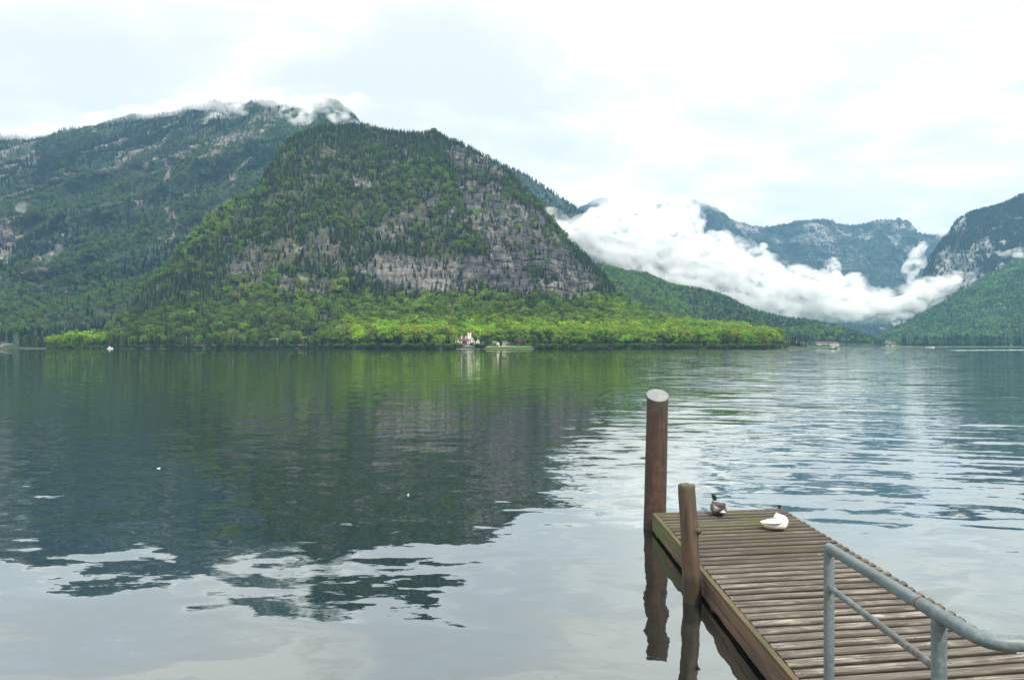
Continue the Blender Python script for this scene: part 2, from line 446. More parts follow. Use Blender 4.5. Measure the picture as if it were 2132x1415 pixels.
rockE = ell(ex, ey, [(1700, 480, 40, 12, .6, 10), (1700, 500, 60, 20, .45, 0), (1840, 470, 40, 5, .5, 0), (1890, 530, 30, 20, .5, -30), (1700, 600, 150, 30, .3, 0), (1730, 540, 80, 40, .38, 0), (1245, 428, 20, 6, .6, 0)])
rockE = np.maximum(rockE, .52 * sstep(fbm(gE * np.array([.008, .004, .003]), 5, 109), .52, .66))
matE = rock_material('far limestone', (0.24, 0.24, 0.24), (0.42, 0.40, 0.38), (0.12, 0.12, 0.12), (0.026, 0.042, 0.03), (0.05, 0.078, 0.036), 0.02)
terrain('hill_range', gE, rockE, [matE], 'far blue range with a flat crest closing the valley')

# ---- right mountain: upper cliffs and the green lower slope
pxF = np.linspace(1890, 3100, 300)
ridgeF = [(1890, 640), (1925, 560), (1950, 500), (1965, 476), (1985, 458), (2010, 446), (2060, 434), (2092, 425), (2115, 410), (2132, 405), (2250, 360), (2500, 280), (2800, 250), (3100, 330)]
rowsF = [(2300, [(1890, -5), (3100, 100)], 'z'), ([(1890, 2450), (3100, 2500)], [(1890, 690), (2000, 610), (2132, 560), (3100, 480)], 'py'), ([(1890, 2650), (3100, 2900)], ridgeF, 'py'), (3300, addY(ridgeF, 40), 'py'), (4200, -5.0, 'z')]
gF = loft(pxF, rowsF, [10, 90, 10, 6], 2)
fx, fy = topx(gF)
gF[..., 1] -= (fbm(gF * np.array([.007, .004, .003]), 6, 111, .55, True) - .5) * 180 * sstep(gF[..., 2], 60, 200)
gF[..., 2] += (fbm(gF * .015, 4, 113) - .5) * 14 * sstep(fy, 440, 500)
rockF = ell(fx, fy, [(1980, 475, 26, 22, .62, -30), (2080, 500, 90, 50, .35, 0), (2092, 582, 8, 6, .7, 0)])
rockF = np.maximum(rockF, .55 * sstep(fbm(gF * np.array([.01, .006, .004]), 5, 119), .5, .62))
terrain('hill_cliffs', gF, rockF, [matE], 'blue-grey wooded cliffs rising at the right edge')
pxG = np.linspace(1790, 3100, 360)
ridgeG = [(1790, 716), (1820, 705), (1870, 682), (1920, 655), (1960, 630), (2005, 600), (2060, 570), (2132, 535), (2300, 450), (2600, 380), (3100, 330)]
rowsG = [([(1790, 1750), (2132, 1500), (3100, 1400)], -3.0, 'z'), ([(1790, 1790), (2132, 1560), (3100, 1470)], [(1790, 1.5), (1850, 3), (2132, 5), (3100, 8)], 'z'),
         ([(1790, 1950), (2132, 1900), (3100, 1850)], [(1790, 718), (1870, 700), (2132, 640), (3100, 560)], 'py'),
         ([(1790, 2200), (3100, 2350)], ridgeG, 'py'), (2500, addY(ridgeG, 20), 'py'), (2700, -5.0, 'z')]
gG = loft(pxG, rowsG, [3, 30, 60, 8, 6], 3)
hx, hy = topx(gG)
gG[..., 1] -= (fbm(gG * np.array([.008, .003, .004]), 6, 121, .5, True) - .5) * 170 * sstep(gG[..., 2], 15, 90)
gG[..., 2] += (fbm(gG * .02, 4, 123) - .5) * 10 * sstep(gG[..., 2], 15, 60)
rockG = ell(hx, hy, [(1850, 702, 30, 5, .5, -20)])
matG = rock_material('meadow slope', (0.2, 0.2, 0.17), (0.3, 0.3, 0.22), (0.1, 0.11, 0.09), (0.045, 0.10, 0.034), (0.10, 0.18, 0.055), 0.05)
terrain('hill_slope', gG, rockG, [matG], 'green wooded slope climbing right above the village')

# ---- valley floor and the far meadows (one low sheet)
matV = rock_material('valley meadow', (0.2, 0.2, 0.16), (0.3, 0.3, 0.2), (0.1, 0.1, 0.08), (0.05, 0.09, 0.03), (0.09, 0.13, 0.05), 0.05)
pxV = np.linspace(1600, 3100, 120)
gV = loft(pxV, [([(1600, 1290), (1760, 1330), (1860, 1400), (2132, 1330), (3100, 1250)], -3.0, 'z'), ([(1600, 1296), (1760, 1336), (1860, 1406), (2132, 1336), (3100, 1256)], 1.2, 'z'), (1700, 2.5, 'z'), (3300, 6.0, 'z')], [3, 10, 10], 1)
terrain('ground', gV, 0 * gV[..., 0], [matV], 'flat shore land at the head of the lake')

# ---- water
def water_material():
    m, t, out = material('lake water')
    p = t.pos()
    s1 = t.noise(t.scaled(p, (0.75, 1.25, 1)), 1.0, 2, 0.45, 0.6)
    s2 = t.noise(t.scaled(p, (1.4, 4.2, 1)), 1.0, 3, 0.55, 0.5)
    s3 = t.noise(t.scaled(p, (7.0, 16.0, 1)), 1.0, 2, 0.5, 0.0)
    mpr = t.new('ShaderNodeMapping'); mpr.inputs['Rotation'].default_value = (0, 0, R(14)); t.l.new(p, mpr.inputs[0])
    s4 = t.noise(t.scaled(mpr.outputs[0], (0.22, 1.9, 1)), 1.0, 1, 0.4, 0.2)
    patch = t.maprange(t.noise(t.scaled(p, (0.012, 0.006, 1)), 1.0, 3, 0.5).outputs[0], 0.38, 0.62, 0.55, 1.25)
    sx = t.new('ShaderNodeSeparateXYZ'); t.l.new(p, sx.inputs[0])
    far = t.maprange(sx.outputs[1], 8.5, 24.0, 0.42, 1.0)
    near = t.maprange(sx.outputs[1], 14.0, 40.0, 1.0, 0.35)
    trains = t.math('MULTIPLY', t.maprange(t.math('SUBTRACT', sx.outputs[0], t.math('MULTIPLY', sx.outputs[1], 0.12)), -1.0, 6.0), t.maprange(sx.outputs[1], 9.0, 16.0))
    def cen(nd, k): return t.vmath('SCALE', t.vmath('SUBTRACT', nd.outputs['Color'], (0.5, 0.5, 0.5)), scale=k)
    v = t.vmath('ADD', cen(s1, t.math('MULTIPLY', near, 0.15)), cen(s2, t.math('MULTIPLY', t.math('MULTIPLY', far, patch), 0.15)))
    v = t.vmath('ADD', v, cen(s3, t.math('MULTIPLY', t.math('MULTIPLY', far, patch), 0.085)))
    v = t.vmath('ADD', v, cen(s4, t.math('MULTIPLY', trains, 0.19)))
    v = t.vmath('MULTIPLY', v, (0.6, 1.0, 0.0))
    nrm = t.vmath('NORMALIZE', t.vmath('ADD', v, (0, 0, 1)))
    fr = t.new('ShaderNodeFresnel'); fr.inputs['IOR'].default_value = 1.33; t.l.new(nrm, fr.inputs['Normal'])
    fac = t.math('POWER', fr.outputs[0], 0.375, clamp=True)
    gl = t.new('ShaderNodeBsdfGlossy'); gl.inputs['Roughness'].default_value = 0.0; gl.inputs['Color'].default_value = (0.95, 0.98, 0.97, 1)
    t.l.new(nrm, gl.inputs['Normal'])
    df = t.new('ShaderNodeBsdfDiffuse'); df.inputs['Color'].default_value = (0.004, 0.008, 0.007, 1)
    mx = t.new('ShaderNodeMixShader'); t.l.new(fac, mx.inputs[0]); t.l.new(df.outputs[0], mx.inputs[1]); t.l.new(gl.outputs[0], mx.inputs[2])
    t.l.new(mx.outputs[0], out.inputs[0])
    return m
wm = MB(); wm.quad((-9000, -400, 0), (9000, -400, 0), (9000, 7500, 0), (-9000, 7500, 0))
water = wm.build('water', water_material(), fix=False)
tag(water, 'calm rippled lake mirroring the mountains and sky', None, None, 'structure')

# ------------------------------------------------------------------ trees
def leaf_material(name, instanced=True):
    m, t, out = material(name)
    a = t.new('ShaderNodeAttribute'); a.attribute_name = 'tint'
    if instanced: a.attribute_type = 'INSTANCER'
    col = a.outputs['Color']
    if not instanced:
        oi = t.new('ShaderNodeObjectInfo'); col = oi.outputs['Color']
    n = t.noise(t.pos(), 0.55, 3, 0.6).outputs[0]
    sc_ = t.maprange(n, 0.3, 0.7, 0.62, 1.35, False)
    c = t.vmath('SCALE', col, scale=sc_)
    d = t.new('ShaderNodeBsdfDiffuse'); tr = t.new('ShaderNodeBsdfTranslucent'); ad = t.new('ShaderNodeMixShader'); ad.inputs[0].default_value = 0.3
    t.l.new(c, d.inputs[0]); t.l.new(c, tr.inputs[0]); t.l.new(d.outputs[0], ad.inputs[1]); t.l.new(tr.outputs[0], ad.inputs[2])
    t.l.new(ad.outputs[0], out.inputs[0])
    return m
LEAF_I = leaf_material('leaves in the forest', True)
LEAF_O = leaf_material('leaves', False)
BARK = simple('bark', (0.09, 0.07, 0.055), 0.95, 0.5, 1.5)

def crown_np(nclump, nleaf, size, rs, shape=(0.5, 0.5, 0.42), cz=0.6, seed=0):
    """a broadleaf crown, height 1: leafy quads in clumps around an uneven ellipsoid"""
    rg = np.random.default_rng(seed)
    d = rg.normal(size=(nclump, 3)); d /= np.linalg.norm(d, axis=1)[:, None]
    d[:, 2] = np.where(d[:, 2] < -0.55, -d[:, 2], d[:, 2])
    r = rg.uniform(0.45, 1.0, nclump) ** 0.6
    cen = d * r[:, None] * np.array(shape) * rg.uniform(0.75, 1.1, (nclump, 1)) * 0.82 + np.array([0, 0, cz])
    cr = rg.uniform(0.6, 1.3, nclump) * rs
    n = nclump * nleaf
    dd = rg.normal(size=(n, 3)); dd /= np.linalg.norm(dd, axis=1)[:, None]
    ctr = np.repeat(cen, nleaf, 0) + dd * (np.repeat(cr, nleaf) * rg.uniform(0.55, 1.0, n))[:, None] * np.array([1, 1, .8])
    nrm = dd + rg.normal(size=(n, 3)) * 0.45 + np.array([0, 0, .25]); nrm /= np.linalg.norm(nrm, axis=1)[:, None]
    t1 = np.cross(nrm, rg.normal(size=(n, 3))); t1 /= np.linalg.norm(t1, axis=1)[:, None]
    t2 = np.cross(nrm, t1)
    s = (size * rg.uniform(0.6, 1.3, n))[:, None]
    co = np.stack([ctr - t1 * s, ctr - t2 * s * .8, ctr + t1 * s, ctr + t2 * s * .8], 1).reshape(-1, 3)
    return co, np.arange(n * 4).reshape(-1, 4)

def conifer_np(tiers, nb, seed=0, wid=0.17):
    """a spruce, height 1: drooping ragged branch fans"""
    rg = np.random.default_rng(seed); V = []; F = []
    for i in range(tiers):
        u = (i + rg.uniform(-.3, .3)) / tiers
        z = 0.08 + 0.9 * u; L = wid * (1 - u) ** 0.8 * rg.uniform(0.8, 1.15) + 0.012
        for k in range(nb):
            a = 2 * math.pi * (k + rg.uniform(-.4, .4)) / nb + i
            l = L * rg.uniform(0.65, 1.2); w = l * rg.uniform(.35, .6); h = 0.9 / tiers
            ca, sa = math.cos(a), math.sin(a)
            b = len(V)
            V += [(0, 0, z + h * 1.2), (ca * l * .55 - sa * w, sa * l * .55 + ca * w, z - h * .2), (ca * l, sa * l, z - h * rg.uniform(.4, .9)), (ca * l * .55 + sa * w, sa * l * .55 - ca * w, z - h * .2)]
            F.append((b, b + 1, b + 2, b + 3))
    b = len(V); V += [(-.012, 0, .85), (.012, 0, .85), (0, .008, 1.0), (0, -.008, 1.0)]; F.append((b, b + 1, b + 2, b + 3))
    return np.array(V), np.array(F)

def trunk_np(r=0.02, h=0.55, seg=6):
    V = []; F = []
    for i, (z, rr, ox) in enumerate([(0, 1.5, 0), (.15, 1, .004), (h * .6, .8, .01), (h, .45, .0)]):
        for k in range(seg):
            a = 2 * math.pi * k / seg; V.append((ox + r * rr * math.cos(a), r * rr * math.sin(a), z))
    for i in range(3):
        for k in range(seg):
            F.append((i * seg + k, i * seg + (k + 1) % seg, (i + 1) * seg + (k + 1) % seg, (i + 1) * seg + k))
    for k in range(4):                                    # limbs
        a = k * 1.7 + .4; b = len(V); z0 = h * (.5 + .1 * k)
        for (rad, z, w) in ((0, z0, .35), (.2, z0 + .16, .12)):
            for q in ((-1, -1), (1, -1), (1, 1), (-1, 1)):
                V.append((rad * math.cos(a) + q[0] * r * w, rad * math.sin(a) + q[1] * r * w, z))
        for q in range(4): F.append((b + q, b + (q + 1) % 4, b + 4 + (q + 1) % 4, b + 4 + q))
    return np.array(V), np.array(F)

def proto(name, parts):
    V = []; F = []; M = []; b = 0
    for (v, f), mi in parts:
        V.append(v); F.append(f + b); M += [mi] * len(f); b += len(v)
    me = bpy.data.meshes.new(name)
    co = np.concatenate(V).astype(np.float32); fc = np.concatenate(F).astype(np.int32)
    me.vertices.add(len(co)); me.vertices.foreach_set('co', co.ravel())
    me.loops.add(fc.size); me.loops.foreach_set('vertex_index', fc.ravel())
    me.polygons.add(len(fc)); me.polygons.foreach_set('loop_start', np.arange(0, fc.size, 4, dtype=np.int32)); me.polygons.foreach_set('loop_total', np.full(len(fc), 4, dtype=np.int32))
    me.polygons.foreach_set('material_index', np.array(M, dtype=np.int32))
    me.update(calc_edges=True)
    return me

def proto_obj(name, parts, mats):
    me = proto(name, parts)
    for m in mats: me.materials.append(m)
    return bpy.data.objects.new(name, me)

BROAD = [proto_obj('broadleaf_tree_shape', [(crown_np(16, 16, .05, .17, (.42, .42, .42), .58, 100 + k), 0), (trunk_np(), 1)], [LEAF_I, BARK]) for k in range(4)]
CONI = [proto_obj('conifer_tree_shape', [(conifer_np(11, 6, 200 + k, .17), 0), (trunk_np(.014, .5, 4), 1)], [LEAF_I, BARK]) for k in range(4)]

def gn_forest(name, protos, pos, hgt, wid, tint, label, cat='forest'):
    me = bpy.data.meshes.new(name); n = len(pos)
    me.vertices.add(n); me.vertices.foreach_set('co', np.asarray(pos, dtype=np.float32).ravel())
    rg = np.random.default_rng(n)
    attr(me, 'scl', np.stack([wid, wid * rg.uniform(.85, 1.15, n), hgt], -1), 'FLOAT_VECTOR')
    attr(me, 'rot', np.stack([rg.normal(0, .04, n), rg.normal(0, .04, n), rg.uniform(0, 6.28, n)], -1), 'FLOAT_VECTOR')
    attr(me, 'idx', rg.integers(0, len(protos), n), 'INT')
    attr(me, 'tint', np.concatenate([tint, np.ones((n, 1))], 1), 'FLOAT_COLOR')
    o = link(name, me)
    ng = bpy.data.node_groups.new(name, 'GeometryNodeTree')
    ng.interface.new_socket('Geometry', in_out='INPUT', socket_type='NodeSocketGeometry')
    ng.interface.new_socket('Geometry', in_out='OUTPUT', socket_type='NodeSocketGeometry')
    N = ng.nodes; L = ng.links
    gi = N.new('NodeGroupInput'); go = N.new('NodeGroupOutput')
    iop = N.new('GeometryNodeInstanceOnPoints'); iop.inputs['Pick Instance'].default_value = True
    jn = N.new('GeometryNodeJoinGeometry')
    for p in protos:
        oi = N.new('GeometryNodeObjectInfo'); oi.inputs[0].default_value = p; oi.inputs['As Instance'].default_value = True
        L.new(oi.outputs['Geometry'], jn.inputs[0])
    def na(nm, dt):
        a = N.new('GeometryNodeInputNamedAttribute'); a.data_type = dt; a.inputs[0].default_value = nm; return a.outputs[0]
    L.new(gi.outputs[0], iop.inputs['Points']); L.new(jn.outputs[0], iop.inputs['Instance'])
    L.new(na('idx', 'INT'), iop.inputs['Instance Index']); L.new(na('scl', 'FLOAT_VECTOR'), iop.inputs['Scale'])
    e2r = N.new('FunctionNodeEulerToRotation'); L.new(na('rot', 'FLOAT_VECTOR'), e2r.inputs[0]); L.new(e2r.outputs[0], iop.inputs['Rotation'])
    L.new(iop.outputs[0], go.inputs[0])
    md = o.modifiers.new('forest', 'NODES'); md.node_group = ng
    tag(o, label, cat, None, 'stuff')
    return o

def scatter(g, n, dens, jmax=None):
    """n random points on grid g, in proportion to cell area times dens"""
    q = g if jmax is None else g[:jmax]
    a, b, c, d = q[:-1, :-1], q[:-1, 1:], q[1:, 1:], q[1:, :-1]
    area = np.linalg.norm(np.cross(b - a, d - a), axis=-1) * dens[:q.shape[0] - 1, :q.shape[1] - 1]
    w = area.ravel() / area.sum()
    idx = RNG.choice(len(w), n, p=w)
    u, v = RNG.random((n, 1)), RNG.random((n, 1))
    A, B, C_, D = (k.reshape(-1, 3)[idx] for k in (a, b, c, d))
    return (A * (1 - u) * (1 - v) + B * u * (1 - v) + C_ * u * v + D * (1 - u) * v)

def tints(n, base, var=.2, hue=.12):
    t_ = np.array(base)[None] * (1 + RNG.normal(0, var, (n, 1))) * (1 + RNG.normal(0, hue, (n, 3)))
    return np.clip(t_, .006, .6)

def lerp_t(a, b, f): return a * (1 - f[:, None]) + b * f[:, None]

# --- main mountain
px_a, py_a = topx(gA)
wet = sstep(gA[..., 2], .9, 1.6)
clearing = ((px_a > 944) & (px_a < 1112) & (gA[..., 1] < 676)).astype(float)
shoreband = ell(px_a, py_a, [(480, 714, 240, 7, .9, 0), (620, 706, 70, 9, .8, 0)])
rr = np.clip(rkA, 0, 1)
pn = fbm(gA * np.array([.025, .02, .035]), 5, 301)
dens = wet * (1 - .84 * sstep(rr + (pn - .5) * 2.1, .36, .85)) * (1 - clearing) * (1 - shoreband)
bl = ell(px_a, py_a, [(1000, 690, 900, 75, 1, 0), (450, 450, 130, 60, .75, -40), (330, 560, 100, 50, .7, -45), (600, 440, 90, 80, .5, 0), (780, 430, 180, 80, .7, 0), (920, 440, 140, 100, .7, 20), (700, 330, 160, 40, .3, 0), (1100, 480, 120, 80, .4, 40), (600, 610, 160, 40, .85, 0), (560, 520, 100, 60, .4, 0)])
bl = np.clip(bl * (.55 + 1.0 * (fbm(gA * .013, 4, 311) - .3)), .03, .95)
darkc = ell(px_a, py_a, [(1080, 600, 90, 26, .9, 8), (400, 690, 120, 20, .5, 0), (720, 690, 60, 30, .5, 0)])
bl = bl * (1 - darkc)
low = sstep(py_a, 655, 680) * sstep(px_a, 660, 720)
bl = np.maximum(bl, low * .9)
JM = 205
ptsB = scatter(gA, 7000, dens * bl * (1 + 1.3 * low), JM)
ptsC = scatter(gA, 18500, dens * (1 - .55 * sstep(rr, .5, .95)) * (1 - bl) * (1 - .3 * low) * (1 - ell(px_a, py_a, [(160, 712, 80, 20, 1, 0)])), JM)
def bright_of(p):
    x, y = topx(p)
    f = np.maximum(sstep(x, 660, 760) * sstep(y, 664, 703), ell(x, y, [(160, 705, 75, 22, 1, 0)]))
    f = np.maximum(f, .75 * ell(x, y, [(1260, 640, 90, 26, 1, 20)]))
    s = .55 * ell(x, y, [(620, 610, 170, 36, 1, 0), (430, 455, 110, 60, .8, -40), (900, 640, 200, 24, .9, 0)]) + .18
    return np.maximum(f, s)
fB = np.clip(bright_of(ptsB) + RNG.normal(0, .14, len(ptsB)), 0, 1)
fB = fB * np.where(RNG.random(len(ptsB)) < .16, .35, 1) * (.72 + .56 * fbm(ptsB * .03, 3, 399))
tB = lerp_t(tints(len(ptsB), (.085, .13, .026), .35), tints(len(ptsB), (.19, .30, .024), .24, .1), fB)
hgtB = RNG.uniform(7, 17.5, len(ptsB)); 
xB, yB = topx(ptsB); hgtB *= np.where((xB > 680) & (yB > 655), 1.0, .85)
keep_ = xB < 1628
ptsB, fB, tB, hgtB = ptsB[keep_], fB[keep_], tB[keep_], hgtB[keep_]
# rounded clump at the left end of the shore
cn = 34; cpx = RNG.uniform(100, 224, cn); cY = RNG.uniform(668, 700, cn)
cl = np.stack([(cpx - CX) / FPX * cY, cY, np.full(cn, 1.6)], -1); ch = RNG.uniform(8, 12, cn) + 4.5 * np.exp(-((cpx - 165) / 34) ** 2)
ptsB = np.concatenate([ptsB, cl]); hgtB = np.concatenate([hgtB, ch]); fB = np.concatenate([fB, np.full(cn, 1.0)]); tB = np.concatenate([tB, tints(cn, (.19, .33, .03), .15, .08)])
xB, yB = topx(ptsB)
# the trees that show largest become trees of their own
score = hgtB / ptsB[:, 1] * (1 + .3 * fB); fr_ = ptsB[:, 1] < np.interp(xB, *zip(*shoreY)) + 75
cand = np.where(fr_)[0]
pick = cand[np.argsort(-score[cand] + RNG.normal(0, .0006, len(cand)))][:300]
rest = np.setdiff1d(np.arange(len(ptsB)), pick)
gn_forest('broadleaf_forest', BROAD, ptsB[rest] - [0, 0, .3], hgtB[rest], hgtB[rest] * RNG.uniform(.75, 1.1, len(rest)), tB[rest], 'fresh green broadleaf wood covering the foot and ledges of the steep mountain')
hC = RNG.uniform(5.5, 11.5, len(ptsC))
xC, yC = topx(ptsC)
tC = tints(len(ptsC), (.034, .052, .021), .35, .12)
warm = (RNG.random(len(ptsC)) < .25)[:, None]; tC = np.where(warm, tC * [1.9, 1.8, 1.2], tC)
scC = np.where(ptsC[:, 1] < np.interp(xC, *zip(*shoreY)) + 110)[0]
pickC = scC[np.argsort(ptsC[scC, 1])][:110]
restC = np.setdiff1d(np.arange(len(ptsC)), pickC)
gn_forest('conifer_forest', CONI, ptsC[restC] - [0, 0, .3], hC[restC], hC[restC] * RNG.uniform(.8, 1.2, len(restC)), tC[restC], 'dark conifer forest clothing the steep mountain up to its rounded top')

# --- trees one can tell apart along the far shore
CROWN_ME = []; CON_ME = []
TRK = proto('trunk', [(trunk_np(.02, .6, 7), 0)]); TRK.materials.append(BARK)
for k in range(6):
    me = proto('crown', [(crown_np(26, 34, .034, .15, (.43, .43, .42), .57, 400 + k), 0)]); me.materials.append(LEAF_O); CROWN_ME.append(me)
for k in range(4):
    me = proto('crown', [(conifer_np(17, 8, 500 + k, .17), 0)]); me.materials.append(LEAF_O); CON_ME.append(me)
def tree(name, p, h, w, tint, crown_me, label, group):
    r = empty(name, (p[0], p[1], p[2] - .2), random.uniform(0, 6.28)); r.scale = (w, w, h)
    tag(r, label, 'tree', group)
    c = bpy.data.objects.new('crown', crown_me); COL.objects.link(c); c.parent = r; c.color = (*tint, 1)
    t_ = bpy.data.objects.new('trunk', TRK); COL.objects.link(t_); t_.parent = r
    return r
def zone(x):
    if x < 250: return ('rounded bright green', 'in the clump at the left end of the shore')
    if x < 690: return ('mid green', 'by the lakeside road at the foot of the mountain')
    if x < 940: return ('bright yellow-green', 'on the shore left of the white castle')
    if x < 1110: return ('bright green', 'close behind the white castle and boathouse')
    if x < 1400: return ('glowing yellow-green', 'in the shore wood right of the castle')
    return ('bright green', 'in the wood on the tip of the headland')
for i in pick:
    x = float(xB[i]); a, b = zone(x)
    tree('broadleaf_tree', ptsB[i], hgtB[i], hgtB[i] * random.uniform(.8, 1.1), tB[i], random.choice(CROWN_ME), f'{a} broadleaf tree {b}', f'broadleaf trees {b}')
for i in pickC:
    x = float(xC[i]); a, b = zone(x)
    tree('conifer_tree', ptsC[i], hC[i], hC[i] * random.uniform(.9, 1.2), tC[i], random.choice(CON_ME), f'dark pointed conifer {b}', f'conifers {b}')

# --- forests on the other slopes
bx, by = topx(gB)
vis = (bx > -60) * (bx < 1150) * sstep(gB[..., 2], 1, 5)
dB = vis * (1 - .85 * sstep(rockB + (fbm(gB * .02, 3, 333) - .5) * .5, .3, .55)) * (.55 + sstep(fbm(gg * 2.6, 4, 335), .38, .56))
p1 = scatter(gB, 33000, dB, 184)
n1 = fbm(np.stack([(p1[:, 0] * 1.0 - p1[:, 2] * .72) * .012, p1[:, 1] * .001, (p1[:, 0] + p1[:, 2]) * .0012], -1), 4, 337)
isb = (RNG.random(len(p1)) < sstep(n1, .44, .54) * .9)
T1 = np.where(isb[:, None], tints(len(p1), (.085, .14, .032), .3), tints(len(p1), (.017, .031, .023), .35))
h1 = RNG.uniform(8, 14.5, len(p1))
gn_forest('conifer_forest', CONI, p1[~isb], h1[~isb], h1[~isb] * 1.1, T1[~isb], 'blue-hazed conifer forest on the long slope at the left')
gn_forest('broadleaf_forest', BROAD, p1[isb], h1[isb] * .8, h1[isb] * .75, T1[isb], 'paler hazed broadleaf wood in stripes on the long slope at the left')
p2 = scatter(gC, 6000, np.ones(gC.shape[:2]) * sstep(gC[..., 2], 1, 30), 54)
gn_forest('conifer_forest', CONI, p2, RNG.uniform(9, 16, len(p2)), RNG.uniform(12, 20, len(p2)), tints(len(p2), (.015, .028, .018)), 'dark conifer forest on the ridge falling behind the low cloud')
vd = sstep(gD[..., 2], 3, 9)
p3 = scatter(gD, 11000, vd, 78); x3, y3 = topx(p3)
isb = RNG.random(len(p3)) < (.25 + .65 * ell(x3, y3, [(1320, 620, 160, 60, 1, 20), (1700, 695, 80, 10, .6, 0)]))
T3 = np.where(isb[:, None], tints(len(p3), (.11, .19, .03), .3), tints(len(p3), (.026, .048, .018), .35))
h3 = RNG.uniform(9, 15, len(p3))
gn_forest('conifer_forest', CONI, p3[~isb], h3[~isb], h3[~isb], T3[~isb], 'dark conifer forest on the spur under the low cloud')
gn_forest('broadleaf_forest', BROAD, p3[isb], h3[isb] * .85, h3[isb] * .85, T3[isb], 'light green broadleaf wood on the spur under the low cloud')
vg = (hx < 2200) * sstep(gG[..., 2], 4, 12) * (.2 + .8 * sstep(fbm(gG * .012, 4, 345), .35, .5))
p4 = scatter(gG, 15000, vg, 96); n4 = fbm(p4 * .01, 4, 347)
isb = RNG.random(len(p4)) < .25 + .6 * sstep(n4, .45, .6)
T4 = np.where(isb[:, None], tints(len(p4), (.115, .215, .05), .3), tints(len(p4), (.04, .085, .03), .35))
h4 = RNG.uniform(9, 15, len(p4))
gn_forest('conifer_forest', CONI, p4[~isb], h4[~isb], h4[~isb], T4[~isb], 'conifers scattered over the green slope above the village at the right')
gn_forest('broadleaf_forest', BROAD, p4[isb], h4[isb] * .85, h4[isb] * .9, T4[isb], 'light green broadleaf wood on the slope above the village at the right')
vf = (fx < 2250) * sstep(gF[..., 2], 5, 60) * (1 - .8 * sstep(rockF, .3, .5))
p5 = scatter(gF, 9000, vf, 102)
gn_forest('conifer_forest', CONI, p5, RNG.uniform(10, 16, len(p5)), RNG.uniform(14, 22, len(p5)), tints(len(p5), (.02, .038, .022)), 'dark conifer forest on the cliffs at the right edge')
ve = (ex > 1180) * (ex < 2050) * sstep(gE[..., 2], 5, 60) * (1 - .8 * sstep(rockE, .3, .5))
p6 = scatter(gE, 16000, ve, 166)
gn_forest('conifer_forest', CONI, p6, RNG.uniform(9, 15, len(p6)), RNG.uniform(20, 34, len(p6)), tints(len(p6), (.024, .044, .026)), 'distant forest on the blue range closing the valley')
# trees of the far shore flat
vv = (gV[..., 1] < 1720) * (gV[..., 2] > .8) * (topx(gV)[0] < 2300) * (topx(gV)[0] > 1655)
p7 = scatter(gV, 1500, vv.astype(float), None); x7, y7 = topx(p7)
con = RNG.random(len(p7)) < np.where(x7 > 1880, .42, .2)
h7 = np.where(con, RNG.uniform(10, 19, len(p7)), RNG.uniform(5, 11, len(p7))) * np.where(x7 < 1880, .65, 1.3)
T7 = np.where(con[:, None], tints(len(p7), (.016, .036, .018)), tints(len(p7), (.085, .125, .04)))
con_i = np.where(con)[0]; bro_i = np.where(~con)[0]
gn_forest('conifer_forest', CONI, p7[con_i], h7[con_i], h7[con_i] * 1.2, T7[con_i], 'row of dark conifers on the far shore around the village')
gn_forest('broadleaf_forest', BROAD, p7[bro_i], h7[bro_i], h7[bro_i] * 1.1, T7[bro_i], 'pale willowy trees and bushes on the far shore around the village')
# bushes leaning over the waterline
bn = 1500; bpx = RNG.uniform(96, 1640, bn); bpx = bpx[(bpx < 962) | (bpx > 1110) | ((bpx > 990) & (bpx < 1010))]; bn = len(bpx)
bY = np.interp(bpx, *zip(*shoreY)) + RNG.uniform(-1.5, 5, bn)
bp_ = np.stack([(bpx - CX) / FPX * bY, bY, RNG.uniform(-.3, .6, bn)], -1); bh = RNG.uniform(1.4, 3.4, bn) * np.where(bpx > 680, 1.5, 1.0)
bf = np.clip(np.where((bpx > 680) | (bpx < 224), .45, .1) + RNG.normal(0, .15, bn), 0, 1)
gn_forest('shrubbery', BROAD, bp_, bh, bh * 1.5, lerp_t(tints(bn, (.028, .05, .018)), tints(bn, (.12, .22, .025)), bf), 'dark green bushes leaning over the waterline of the far shore', 'shrubs')
# undergrowth along the near edge of the far shore
sb = scatter(gA, 2600, wet * sstep(ppx, 90, 110) * (1 - clearing * .8) * (np.arange(gA.shape[0])[:, None] < 17), 18)
xs_, ys_ = topx(sb); fs_ = np.clip(bright_of(sb) * .8 + RNG.normal(0, .15, len(sb)), 0, 1)
hs_ = RNG.uniform(1.6, 4.2, len(sb))
gn_forest('shrubbery', BROAD, sb - [0, 0, .4], hs_, hs_ * 1.5, lerp_t(tints(len(sb), (.035, .065, .02)), tints(len(sb), (.13, .24, .025)), fs_), 'low green shrubs fringing the waterline below the mountain', 'shrubs')

#PART2
# ------------------------------------------------------------------ buildings on the far shore
WHITE = simple('white render', (0.78, 0.76, 0.70), 0.9, 0.12, 0.4)
CREAM = simple('cream render', (0.62, 0.55, 0.45), 0.9, 0.15, 0.4)
ROOFR = simple('dark red roof tiles', (0.11, 0.045, 0.04), 0.85, 0.3, 1.2)
ROOFB = simple('brown roof', (0.12, 0.085, 0.07), 0.85, 0.3, 1.2)
GLASSD = simple('dark window glass', (0.03, 0.035, 0.04), 0.15, 0.3, 1.0, spec=0.6)
TIMBER = simple('dark timber', (0.10, 0.06, 0.04), 0.9, 0.3, 1.0)
STONE = simple('shore stone', (0.30, 0.29, 0.27), 0.95, 0.35, 0.8)
GRASS = simple('lawn', (0.12, 0.19, 0.035), 1.0, 0.3, 0.3)

